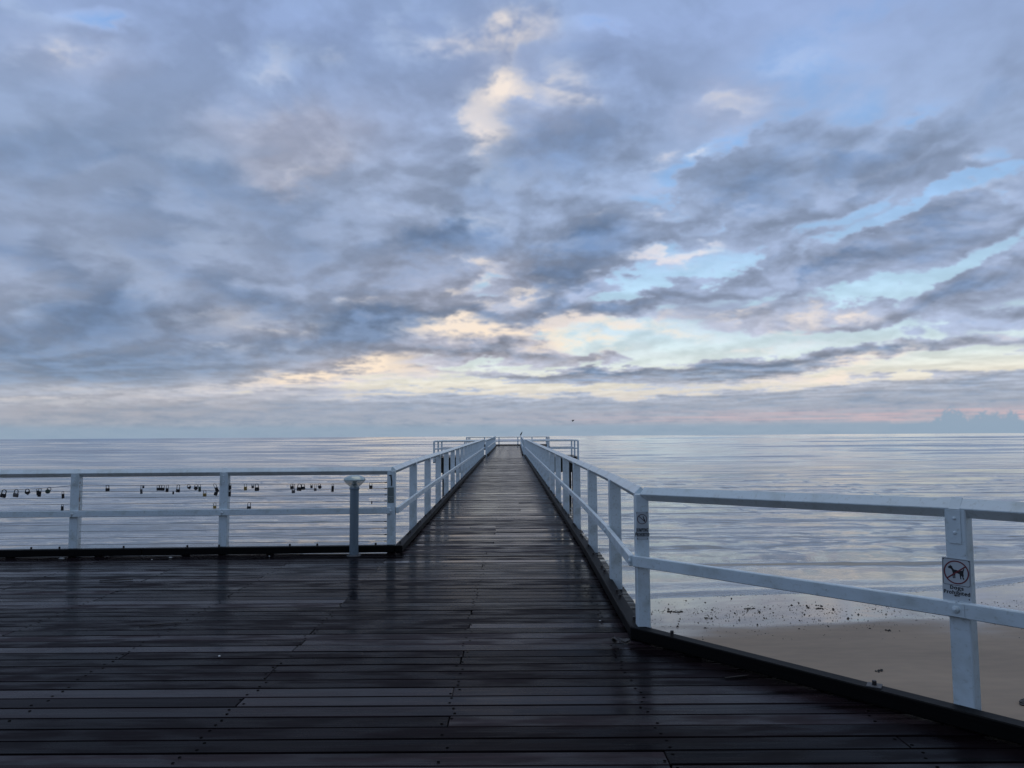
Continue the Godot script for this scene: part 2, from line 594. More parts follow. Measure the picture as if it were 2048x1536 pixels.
# the land the jetty starts from, behind the camera, with unseen trees added to keep light off the beach-side faces
func make_shore() -> void:
	var k := Kit.new()
	k.quad(Vector3(-400, -.22, 3.0), Vector3(400, -.22, 3.0), Vector3(400, 1.5, 500), Vector3(-400, 1.5, 500), Vector3.UP)
	k.quad(Vector3(-400, -.22, 3.0), Vector3(400, -.22, 3.0), Vector3(400, -3.6, 2.4), Vector3(-400, -3.6, 2.4), Vector3.FORWARD)
	# east of the deck the land comes forward to a stone-faced bank at the top of the beach
	k.quad(Vector3(8.9, -.25, -8.4), Vector3(120, -.25, -8.4), Vector3(120, -.22, 3.0), Vector3(8.9, -.22, 3.0), Vector3.UP)
	k.quad(Vector3(8.9, -.25, -8.4), Vector3(120, -.25, -8.4), Vector3(120, -3.5, -11.8), Vector3(9.2, -3.5, -11.8), Vector3(0, 1, -1))
	k.quad(Vector3(8.9, -.25, -8.4), Vector3(9.2, -3.5, -11.8), Vector3(8.2, -3.5, 3.0), Vector3(8.9, -.22, 3.0), Vector3(-1, .3, 0))
	kit_part("ground", k, plain(.045, .055, .03, .9), self).set_meta("kind", "structure")
	var leaf := plain(.035, .055, .025, .6)
	var bark := plain(.06, .05, .04, .9)
	var r := RandomNumberGenerator.new()
	r.seed = 31
	var spots := [[8.2, 2.6, 13.0, "tallest added shade tree, unseen, at the top of the beach by the deck"], [13.0, 5.0, 13.0, "broad tall added shade tree, unseen, beside the tallest one"], [6.0, 6.5, 11.0, "added shade tree, unseen, closest to the slanting railing, behind the deck"], [11.5, 9.5, 9.5, "tall added shade tree, unseen, inland of the slanting railing"], [3.5, 13.0, 10.0, "added shade tree, unseen, standing straight behind the deck"], [-8.0, 15.0, 9.0, "added shade tree, unseen, behind the deck on the padlock side"], [17.0, 7.0, 9.0, "added shade tree, unseen, farthest along the beach"]]
	for s in spots:  # out-of-view trees, added to block sky light from behind and beside the deck
		var o := thing("added_shade_tree", s[3], "tree", Vector3(s[0], -.25, s[1]), 0.0, "unseen trees added for shade behind the jetty")
		var h: float = s[2]
		var t := Kit.new()
		t.tube([Vector3(0, 0, 0), Vector3(.1, h * .25, .05), Vector3(-.1, h * .5, .1), Vector3(.1, h * .8, 0)], [.32, .25, .17, .05], 10)
		for b in 7:
			var a := TAU * b / 7.0 + r.randf()
			var y0 := h * r.randf_range(.3, .6)
			t.tube([Vector3(0, y0, 0), Vector3(cos(a) * h * .15, y0 + h * .12, sin(a) * h * .15), Vector3(cos(a) * h * .30, y0 + h * .2, sin(a) * h * .30)], [.12, .07, .02], 6)
		kit_part("trunk", t, bark, o)
		var c := Kit.new()
		for cl in 46:
			var d := Vector3(r.randfn(), r.randfn() * .8, r.randfn()).normalized() * pow(r.randf(), .4)
			var cc := Vector3(0, h * .66, 0) + d * Vector3(h * .38, h * .30, h * .38)
			for q in 60:
				var p := cc + Vector3(r.randfn(), r.randfn() * .7, r.randfn()) * h * .05
				var u := Vector3(r.randfn(), r.randfn(), r.randfn()).normalized() * .16
				var w := u.cross(Vector3(r.randfn(), r.randfn(), r.randfn())).normalized() * .08
				c.quad(p - u, p + w, p + u, p - w, Vector3.UP)
		kit_part("crown", c, leaf, o)

# one board: slightly uneven in height, tilt and tone
func board(x0: float, x1: float, z: float, y: float, parent: Node, slope := 0.0) -> void:
	var w := PITCH_BOARD - rng.randf_range(.007, .013)
	var len := snappedf(x1 - x0 - .004, .01)
	var t := Transform3D(Basis(Vector3.RIGHT, slope + rng.randf_range(-.011, .011)) * Basis(Vector3.BACK, rng.randf_range(-.0006, .0006)) * Basis(Vector3.UP, rng.randf_range(-.0005, .0005)), Vector3((x0 + x1) * .5, y - .0175 + rng.randf_range(-.0015, .001), z))
	var m: Material = M.planks[rng.randi() % 7]
	if z < -7.2 and z > -19.0 and x1 > -.2 and rng.randf() < .18:
		m = M.soaked[rng.randi() % 3]
	part("plank", box_mesh(Vector3(len, .035, snappedf(w, .001)), .004), m, parent, t)

func make_deck() -> void:
	var deck := structure("deck")
	var joints := [-6.6, -5.1, -3.9, -2.7, -1.55, -.35, .72, 1.9]
	var dots := Kit.new()
	var z := -9.43 + PITCH_BOARD * .5
	var row := 0
	while z < 1.2:
		var right := path_right(z) + .22 if z < -5.3 else FA.x + (z - FA.z) * FD.x / FD.z + .40
		right = minf(right, 3.6)
		var left := -7.8 if z < -3.0 else -4.4
		var x := left
		# where boards butt, over a joist
		var cuts := []
		for k in 2:
			var q: float = joints[rng.randi() % joints.size()] + rng.randf_range(-.01, .01)
			if q > left + .9 and q < right - .8 and (cuts.is_empty() or absf(q - cuts[0]) > 1.4):
				cuts.append(q)
		cuts.sort()
		cuts.append(right)
		for q in cuts:
			board(x, q, z, 0.0, deck)
			x = q
		for q in joints:
			if q > left and q < right:
				for s in [-.036, .036]:
					var c := Vector3(q + rng.randf_range(-.03, .03), .0012, z + s + rng.randf_range(-.008, .008))
					if rng.randf() < .86:
						for e in 6:
							var a := TAU * e / 6.0
							var b := TAU * (e + 1) / 6.0
							dots.tri(c, c + Vector3(cos(a), 0, sin(a)) * .0092, c + Vector3(cos(b), 0, sin(b)) * .0092, Vector3.UP)
		z += PITCH_BOARD
		row += 1
	var d := kit_part("nail_heads", dots, plain(.003, .003, .0032, .9, 0.0, .08), deck)
	d.set_meta("kind", "stuff")
	for q in joints.slice(0, 7):
		part("joist", box_mesh(Vector3(.07, .2, 6.0), .004), M.pile, deck, Transform3D(Basis(), Vector3(q, -.137, -6.4)))
	for q in [-7.0, -4.6, -2.2, .3]:
		for zz in [-9.0, -5.6]:
			var k := Kit.new()
			k.tube([Vector3(q, -.24, zz), Vector3(q, -4.2, zz)], [.15, .16], 14)
			kit_part("pile", k, M.pile, deck)

func make_walkway() -> void:
	var way := structure("walkway")
	var z := -9.43 - PITCH_BOARD * .5
	var count := 0
	var rest := Kit.new()
	while z > -73.0:
		var y := path_y(z)
		var sl := atan2(path_y(z - .5) - y, .5)
		var x0 := path_left(z) - .20
		var x1 := path_right(z) + .20
		if count < 296:
			if rng.randf() < .22:
				var q := lerpf(x0, x1, [.35, .5, .66][rng.randi() % 3])
				board(x0, q, z, y, way, sl)
				board(q, x1, z, y, way, sl)
				count += 1
			else:
				board(x0, x1, z, y, way, sl)
			count += 1
		else:
			rest.box(Vector3(x1 - x0, .035, PITCH_BOARD - .007), .003, Transform3D(Basis(Vector3.RIGHT, sl + rng.randf_range(-.006, .006)), Vector3((x0 + x1) * .5, y - .0175, z)))
		z -= PITCH_BOARD
	kit_part("far_planks", rest, M.planks[0], way).set_meta("kind", "stuff")
	for s in [-.9, .9]:
		for part_of in [[-9.5, -28.0], [-28.0, -47.0], [-47.0, -73.0]]:
			var a := Vector3((path_left(part_of[0]) + path_right(part_of[0])) * .5 + s, path_y(part_of[0]) - .19, part_of[0])
			var b := Vector3((path_left(part_of[1]) + path_right(part_of[1])) * .5 + s, path_y(part_of[1]) - .19, part_of[1])
			beam("bearer", a, b, .16, .28, .006, M.pile, way)
	for i in 10:
		var zz := -13.0 - i * 6.5
		for s in [-.9, .9]:
			var c: float = (path_left(zz) + path_right(zz)) * .5 + s
			var k := Kit.new()
			k.tube([Vector3(c, path_y(zz) - .33, zz), Vector3(c, -5.5, zz)], [.16, .17], 14)
			kit_part("pile", k, M.pile, way)

# ------------------------------------------------------------------ kerbs
func kerb_bolt(at: Vector3, yaw: float, parent: Node, plate := false) -> void:
	if plate:
		part("washer", box_mesh(Vector3(.075, .006, .075), .001), M.galv, parent, Transform3D(Basis(Vector3.UP, yaw + .3), at + Vector3(0, .003, 0)))
	var k := Kit.new()
	k.lathe([[.0, .026], [.011, .026], [.013, .022], [.013, .0]], 6, Transform3D(Basis(Vector3.UP, yaw), at + Vector3(0, .004, 0)))
	kit_part("bolt", k, M.bolt, parent)

func kerb_run(called_label: String, pts: Array, out: Vector3, bolts: Array) -> void:
	var o := thing("timber_kerb", called_label, "kerb", Vector3.ZERO, 0.0, "timber kerbs along the jetty")
	for i in pts.size() - 1:
		var a: Vector3 = pts[i]
		var b: Vector3 = pts[i + 1]
		var d := (b - a).normalized() * .003
		beam("beam", a + out * .0475 + Vector3(0, .0525, 0) + d, b + out * .0475 + Vector3(0, .0525, 0) - d, .095, .088, .006, M.kerb, o)
	for i in pts.size() - 1:
		var a: Vector3 = pts[i]
		var b: Vector3 = pts[i + 1]
		var m := int((b - a).length() / 1.1) + 1
		for q in m:
			var c: Vector3 = a.lerp(b, (q + .5) / m)
			part("spacer", box_mesh(Vector3(.08, .012, .08), .001), M.kerb, o, Transform3D(Basis(Vector3.UP, atan2(out.x, out.z)), c + out * .0475 + Vector3(0, .0065, 0)))
	for b in bolts:
		kerb_bolt(b[0], atan2(out.x, out.z), o, b[1])

func make_kerbs() -> void:
	# left front
	var bolts := []
	for s in [.35, 1.1, 1.45, 2.35, 2.75, 3.55, 4.35, 4.7, 5.15, 5.4, 6.0]:
		bolts.append([LA + LD * s + LN * .05 + Vector3(0, .0970, 0), false])
	kerb_run("low dark kerb beam under the wire railing hung with padlocks", [LA + LD * .098, LA + LD * 3.3, LA + LD * 6.6], LN, bolts)
	# flared right
	bolts = []
	for s in [[.34, false], [1.72, true], [2.62, true]]:
		bolts.append([FA + FD * s[0] + FN * .052 + Vector3(0, .0970, 0), s[1]])
	kerb_run("low dark kerb beam with square washers on the slanting beach side", [FA, FA + FD * 3.1, FA + FD * 6.0], FN, bolts)
	# walkway, both sides
	for side in [-1, 1]:
		var pts := []
		var z := -5.40 if side > 0 else -9.43
		bolts = []
		while z > -46.9:
			var x := path_right(z) if side > 0 else path_left(z)
			pts.append(Vector3(x, path_y(z), z))
			var q := z - .35
			for e in [.18, .95, 1.15, 2.1, 2.35, 3.2]:
				var zz: float = z - e
				if zz > -30.0:
					bolts.append([Vector3((path_right(zz) if side > 0 else path_left(zz)) + side * .055, path_y(zz) + .0970, zz), false])
			z = z - 3.65 if side < 0 else (-9.05 if z == -5.40 else z - 3.65)
		pts.append(Vector3(path_right(-46.9) if side > 0 else path_left(-46.9), path_y(-46.9), -46.9))
		kerb_run("long dark kerb beam along the %s edge of the walkway" % ("beach side" if side > 0 else "padlock side"), pts, Vector3(side, 0, 0), bolts)
		pts = []
		for zz in [-47.8, -54.0, -60.0, -66.0, -72.9]:
			pts.append(Vector3(path_right(zz) if side > 0 else path_left(zz), path_y(zz), zz))
		kerb_run("far dark kerb beam on the %s edge past the side landings" % ("beach side" if side > 0 else "padlock side"), pts, Vector3(side, 0, 0), [])

# ------------------------------------------------------------------ railings
# posts stand at pts (foot on the deck's edge); inward points to the deck
func railing(o: Node3D, pts: Array, inward: Array, sizes: Array, mid: float, low: float, detail := 2) -> void:
	var r := .053
	for i in pts.size():
		var p: Vector3 = pts[i]
		var w: Vector3 = inward[i]
		var yaw := atan2(w.x, w.z)
		var s: Vector2 = sizes[i]
		var post := part("post", box_mesh(Vector3(s.x, mid + .30, s.y), .006), M.paint, o, Transform3D(Basis(Vector3.UP, yaw), p + Vector3(0, (mid - .30) * .5, 0)))
		if detail < 1:
			continue
		# bolt of the lower rail, and the strap that holds the top rail down
		var f := p + w * (s.y * .5 + .0415)
		var k := Kit.new()
		var bt := Transform3D(Basis(Vector3.UP, yaw) * Basis(Vector3.RIGHT, PI / 2), f + Vector3(0, low, 0))
		k.lathe([[.017, .0], [.017, .006], [.011, .014], [.0, .016]], 10, bt)
		if detail > 1:
			kit_part("bolt", k, M.paint, o)
	for i in pts.size() - 1:
		var a: Vector3 = pts[i]
		var b: Vector3 = pts[i + 1]
		var d := (b - a).normalized()
		beam("top_rail", a + Vector3(0, mid, 0) + d * .003, b + Vector3(0, mid, 0) - d * .003, r * 1.414, r * 1.414, .004, M.paint, o, PI / 4)
		# the lower rail is bolted to the inner faces of the posts
		var w: Vector3 = (inward[i] + inward[i + 1]).normalized()
		w = (w - d * w.dot(d)).normalized()
		var off := maxf(sizes[i].y, sizes[i + 1].y) * .5 + .0205
		beam("lower_rail", a + w * off + Vector3(0, low, 0) + d * .002, b + w * off + Vector3(0, low, 0) - d * .002, .04, .08, .005, M.paint, o)

func strap(o: Node3D, p: Vector3, w: Vector3, s: Vector2, mid: float, drop := .17) -> void:
	var yaw := atan2(w.x, w.z)
	var t := Transform3D(Basis(Vector3.UP, yaw), p)
	var k := Kit.new()
	var f := s.y * .5 + .0035
	k.box(Vector3(.056, drop, .006), .001, t * Transform3D(Basis(), Vector3(0, mid - drop * .5 - .006, f)))
	var e := .0565
	# over the two upper faces of the rail
	for sg in [1, -1]:
		var a := Vector3(0, mid + e, 0)
		var b := Vector3(0, mid - .004, sg * (f + .001))
		var c := (a + b) * .5
		var dir := (b - a)
		var ang := atan2(dir.z, -dir.y)
		k.box(Vector3(.052, dir.length(), .004), .001, t * Transform3D(Basis(Vector3.RIGHT, -ang), c))
	var st := kit_part("strap", k, M.paint, o)
	for h in [.05, .125]:
		var b := Kit.new()
		b.lathe([[.009, .0], [.009, .005], [.005, .009], [.0, .010]], 8, t * Transform3D(Basis(Vector3.RIGHT, PI / 2), Vector3(0, mid - h, f + .002)))
		kit_part("rivet", b, M.paint, st)

var left_posts := []
const WIRES := [.899, .817, .735, .654, .572, .388, .302, .218, .134]
var wire_sag := [[.055, .012, .014], [.0, .008, .004], [.006, .004, .003], [.004, .004, .003], [.002, .002, .002], [.003, .002, .002], [.003, .003, .002], [.002, .002, .002], [.002, .002, .002]]

func wire_point(k: int, span: int, f: float) -> Vector3:
	var a: Vector3 = left_posts[span]
	var b: Vector3 = left_posts[span + 1]
	var p := a.lerp(b, f)
	p.y = WIRES[k] - wire_sag[k][span] * 4.0 * f * (1.0 - f)
	return p

func make_railings() -> void:
	# left front, with wires
	var xs := [-7.55, -5.645, -3.755, -1.59]
	var pts := []
	var inw := []
	var sz := []
	for i in xs.size():
		var p: Vector3 = LA + LD * ((xs[i] + 1.43) / LD.x) + LN * .15
		pts.append(p)
		inw.append(-LN)
		sz.append(Vector2(.107, .10))
	left_posts = pts
	var o := thing("wire_railing", "white railing with thin wires and hanging padlocks facing the sea", "railing", Vector3.ZERO, 0.0, "white timber railings")
	railing(o, pts, inw, sz, 1.05, .535)
	for i in 3:
		strap(o, pts[i], -LN, sz[i], 1.05, .15)
	for k in WIRES.size():
		var line := []
		var rad := []
		for span in 3:
			for q in 8:
				line.append(wire_point(k, span, q / 8.0))
				rad.append(.0026)
		line.append(wire_point(k, 2, .985))
		rad.append(.0026)
		var wk := Kit.new()
		wk.tube(line, rad, 5)
		kit_part("wire", wk, M.wire, o)
		var tk := Kit.new()
		var e0 := wire_point(k, 2, .885 if k != 2 else .96)
		tk.tube([e0, wire_point(k, 2, .955), wire_point(k, 2, .958), wire_point(k, 2, .972)], [.0036, .0036, .0075, .0075], 6)
		kit_part("tensioner", tk, M.bolt, o)
	# rust run on the flank of one post
	var rp: Vector3 = pts[1]
	var rk := Kit.new()
	for q in 9:
		var yy := .93 - q * .042 - rng.randf() * .012
		rk.box(Vector3(.0025, .03 + rng.randf() * .03, .008 + rng.randf() * .014), .0005, Transform3D(Basis(), Vector3(rp.x + .0535, yy, rp.z + .022 + rng.randf_range(-.014, .014))))
	kit_part("rust_stain", rk, M.rust, o)
	# flared right
	pts = [Vector3(.962, 0, -5.45)]
	inw = [-FN]
	sz = [Vector2(.096, .10)]
	for s in [2.150, 4.30, 6.3]:
		pts.append(FA + FD * s + FN * .145 + Vector3(.0, 0, .0))
		inw.append(-FN)
		sz.append(Vector2(.100, .10))
	var fl := thing("timber_railing", "white railing slanting above the beach with the dog sign on its post", "railing", Vector3.ZERO, 0.0, "white timber railings")
	railing(fl, pts.slice(1), inw.slice(1), sz.slice(1), 1.104, .587, 0)
	var c0: Vector3 = pts[0]
	var c1: Vector3 = pts[1]
	var fd := (c1 - c0).normalized()
	beam("top_rail", c0 + Vector3(0, 1.060, 0) + fd * .03, c1 + Vector3(0, 1.104, 0) - fd * .003, .075, .075, .004, M.paint, fl, PI / 4)
	var lo := -FN * (.05 + .0205)
	beam("lower_rail", c0 + lo + FD * -.02 + Vector3(0, .570, 0), c1 + lo + Vector3(0, .587, 0), .04, .08, .005, M.paint, fl)
	for i in [1, 2]:
		strap(fl, pts[i], -FN, sz[i], 1.104, .175)
		var yaw := atan2(-FN.x, -FN.z)
		var pl := part("bolt_plate", box_mesh(Vector3(.078, .068, .004), .001), M.paint, fl, Transform3D(Basis(Vector3.UP, yaw), pts[i] - FN * (.05 + .0425) + Vector3(0, .587, 0)))
		var bk := Kit.new()
		bk.lathe([[.019, .0], [.019, .004], [.015, .012], [.0, .018]], 12, Transform3D(Basis(Vector3.RIGHT, PI / 2), Vector3(0, .004, .002)))
		kit_part("bolt", bk, M.paint, pl)
	# walkway, first length
	for side in [-1, 1]:
		pts = []
		inw = []
		sz = []
		var z := -9.58 if side < 0 else -5.45
		while z > -47.2:
			var x := path_left(z) - .155 if side < 0 else path_right(z) + .132
			if pts.is_empty():
				x = -1.59 if side < 0 else .962
			pts.append(Vector3(x, path_y(z), z))
			inw.append(Vector3(-side, 0, 0))
			sz.append(Vector2(.095, .114))
			z -= (2.2 if side > 0 else 2.12) if not (side > 0 and pts.size() == 1) else 1.75
		if side > 0:
			sz[0] = Vector2(.10, .096)
		else:
			# the corner post belongs to the wire railing: start just past it
			pts[0] += Vector3(0, 0, -.056)
		var wr := thing("timber_railing", "long white railing on the %s of the walkway" % ("beach side" if side > 0 else "padlock side"), "railing", Vector3.ZERO, 0.0, "white timber railings")
		if side > 0:
			railing(wr, pts, inw, sz, 1.062, .565)
		else:
			var first := [pts[0]] + [pts[1]]
			railing(wr, pts.slice(1), inw.slice(1), sz.slice(1), 1.075, .557)
			beam("top_rail", pts[0] + Vector3(0, 1.052, .045), pts[1] + Vector3(0, 1.075, .003), .075, .075, .004, M.paint, wr, PI / 4)
			beam("lower_rail", pts[0] + Vector3(.075, .537, .11), pts[1] + Vector3(.0815, .557, .002), .04, .08, .005, M.paint, wr)
		# second length, past the landings
		pts = []
		inw = []
		sz = []
		z = -47.9
		while z > -73.2:
			pts.append(Vector3((path_left(z) if side < 0 else path_right(z)) + side * .15, path_y(z), z))
			inw.append(Vector3(-side, 0, 0))
			sz.append(Vector2(.095, .122))
			z -= 2.25
		var w2 := thing("timber_railing", "far white railing on the %s past the side landings" % ("beach side" if side > 0 else "padlock side"), "railing", Vector3.ZERO, 0.0, "white timber railings")
		railing(w2, pts, inw, sz, 1.02, .54, 0)

# ------------------------------------------------------------------ side landings and the head of the jetty
func make_ends() -> void:
	for side in [-1, 1]:
		var x0: float = path_left(-47.0) - .2 if side < 0 else path_right(-47.0) + .2
		var x1: float = -5.1 if side < 0 else 4.28
		var y := .12
		var say := "padlock side" if side < 0 else "beach side"
		var o := thing("landing_platform", "small dark timber landing off the %s of the walkway" % say, "platform", Vector3.ZERO, 0.0, "side landings")
		var k := Kit.new()
		var z := -46.9
		while z > -52.0:
			k.box(Vector3(absf(x1 - x0) + .1, .035, .14), .003, Transform3D(Basis(), Vector3((x0 + x1) * .5, y - .0175, z)))
			z -= .147
		kit_part("boards", k, M.planks[1], o).set_meta("kind", "stuff")
		for zz in [-46.95, -51.9]:
			beam("bearer", Vector3(x0, y - .2, zz), Vector3(x1 + side * .05, y - .2, zz), .14, .3, .006, M.pile, o)
		# timber sheeting of the lower landing
		var n := 11
		for i in n:
			var f := (i + .5) / n
			var xx := lerpf(x0 + side * .3, x1 - side * .28, f)
			part("sheeting_board", box_mesh(Vector3(absf(x1 - x0) / n * .82, .92, .06), .004), M.pile if i % 4 != 3 else M.kerb, o, Transform3D(Basis(), Vector3(xx, y - .52 - rng.randf() * .03, -47.12)))
		for xx in [x0 + side * .3, x1 - side * .25]:
			for zz in [-47.3, -51.6]:
				var pk := Kit.new()
				pk.tube([Vector3(xx, y - .05, zz), Vector3(xx, -5.5, zz)], [.15, .16], 12)
				kit_part("pile", pk, M.pile, o)
		var rl := thing("timber_railing", "white railing round the small landing off the %s" % say, "railing", Vector3.ZERO, 0.0, "white timber railings")
		var cx: float = x1 - side * .02
		var pts := [Vector3(x0 + side * .1, y, -46.85), Vector3(cx, y, -46.85)]
		railing(rl, pts, [Vector3(0, 0, -1), Vector3(0, 0, -1)], [Vector2(.1, .1), Vector2(.11, .11)], 1.06, .55, 0)
		pts = [Vector3(cx, y, -47.0), Vector3(cx, y, -49.5), Vector3(cx, y, -52.0)]
		var iv := Vector3(-side, 0, 0)
		railing(rl, pts, [iv, iv, iv], [Vector2(.08, .10), Vector2(.1, .11), Vector2(.1, .11)], 1.06, .55, 0)
		pts = [Vector3(cx, y, -52.1), Vector3(lerpf(cx, x0, .5), y, -52.1), Vector3(x0, y, -52.1)]
		railing(rl, pts, [Vector3(0, 0, 1), Vector3(0, 0, 1), Vector3(0, 0, 1)], [Vector2(.08, .1), Vector2(.1, .1), Vector2(.1, .1)], 1.06, .55, 0)
	var y := .44
	var h := thing("jetty_head", "wide timber platform at the far end of the jetty", "platform")
	var k := Kit.new()
	var z := -73.07
	while z > -79.0:
		k.box(Vector3(8.5, .035, .14), .003, Transform3D(Basis(), Vector3(-.43, y - .0175, z)))
		z -= .147
	kit_part("boards", k, M.planks[1], h).set_meta("kind", "stuff")
	beam("kerb_beam", Vector3(-4.6, y + .07, -78.8), Vector3(3.75, y + .07, -78.8), .12, .13, .006, M.pile, h)
	for zz in [-73.2, -78.9]:
		beam("bearer", Vector3(-4.65, y - .2, zz), Vector3(3.8, y - .2, zz), .14, .3, .006, M.pile, h)
		for xx in [-4.3, -1.8, 1.0, 3.4]:
			var pk := Kit.new()
			pk.tube([Vector3(xx, y - .05, zz + .25), Vector3(xx, -5.5, zz + .25)], [.16, .17], 12)
			kit_part("pile", pk, M.pile, h)
	var rl := thing("timber_railing", "white railing across the far end of the jetty", "railing", Vector3.ZERO, 0.0, "white timber railings")
	var pts := []
	var inw := []
	var sz := []
	for xx in [-4.65, -3.05, -1.46, .6, 2.15, 3.72]:
		pts.append(Vector3(xx, y, -79.05))
		inw.append(Vector3(0, 0, 1))
		sz.append(Vector2(.12, .11))
	railing(rl, pts, inw, sz, .93, .47, 0)
	for xx in [-4.65, 3.72]:
		var q := [Vector3(xx, y, -73.3), Vector3(xx, y, -76.1), Vector3(xx, y, -78.95)]
		var iv := Vector3(-signf(xx), 0, 0)
		railing(rl, q, [iv, iv, iv], [Vector2(.11, .11), Vector2(.11, .11), Vector2(.07, .1)], .93, .47, 0)

# ------------------------------------------------------------------ bollard lamp (unlit)
func make_bollard() -> void:
	var o := thing("bollard_light", "grey fluted bollard light with glass mushroom head on the deck", "bollard light", Vector3(-2.01, 0, -9.22))
	var k := Kit.new()
	var n := 96
	# fluted shaft
	for i in n:
		var a := TAU * i / n
		var b := TAU * (i + 1) / n
		var ra := .053 + .0028 * absf(sin(a * 10.0))
		var rb := .053 + .0028 * absf(sin(b * 10.0))
		var pa := Vector3(cos(a) * ra, 0, sin(a) * ra)
		var pb := Vector3(cos(b) * rb, 0, sin(b) * rb)
		k.quad(pa + Vector3(0, .012, 0), pb + Vector3(0, .012, 0), pb + Vector3(0, .84, 0), pa + Vector3(0, .84, 0), pa + pb)
	kit_part("shaft", k, M.pole, o)
	k = Kit.new()
	k.lathe([[.0, .018], [.056, .018], [.066, .014], [.086, .012], [.088, .008], [.088, .0]], 32)
	var fl := kit_part("base_flange", k, M.galv, o)
	for i in 4:
		var bk := Kit.new()
		var a := TAU * (i + .5) / 4.0
		bk.lathe([[.0, .012], [.007, .012], [.008, .0]], 6, Transform3D(Basis(), Vector3(cos(a) * .075, .013, sin(a) * .075)))
		kit_part("bolt", bk, M.galv, fl)
	k = Kit.new()
	k.lathe([[.050, .828], [.062, .832], [.064, .846], [.062, .858], [.050, .862]], 32)
	kit_part("collar", k, M.pole, o)
	# chrome reflector cone inside, glass bowl round it, shallow dome on top
	k = Kit.new()
	k.lathe([[.046, .860], [.042, .885], [.034, .905], [.030, .925], [.034, .935], [.0, .938]], 32)
	kit_part("reflector", k, M.chrome, o)
	k = Kit.new()
	k.lathe([[.052, .860], [.066, .875], [.092, .898], [.120, .925], [.132, .942], [.135, .952]], 40)
	kit_part("glass_bowl", k, M.glass, o)
	k = Kit.new()
	k.lathe([[.136, .948], [.138, .955], [.134, .966], [.118, .985], [.092, 1.001], [.058, 1.011], [.02, 1.015], [.0, 1.0155]], 40)
	k.lathe([[.0, .953], [.136, .948]], 40)
	kit_part("dome", k, plain(.46, .53, .50, .22, .45), o)

# ------------------------------------------------------------------ signs
func lettering(text: String, height: float, at: Vector3, mat: Material, parent: Node, called := "lettering", stretch := 1.0) -> void:
	var f := SystemFont.new()
	f.font_names = PackedStringArray(["Droid Sans"])
	f.font_weight = 700
	var t := TextMesh.new()
	t.text = text
	t.font = f
	t.font_size = 64
	t.pixel_size = height / 64.0
	t.depth = .0006
	t.curve_step = 2.0
	for q in [-.0006, .0006]: # two passes of paint make the strokes heavy
		part(called, t, mat, parent, Transform3D(Basis().scaled(Vector3(stretch, 1, 1)), at + Vector3(q, q * .5, q * .2)))

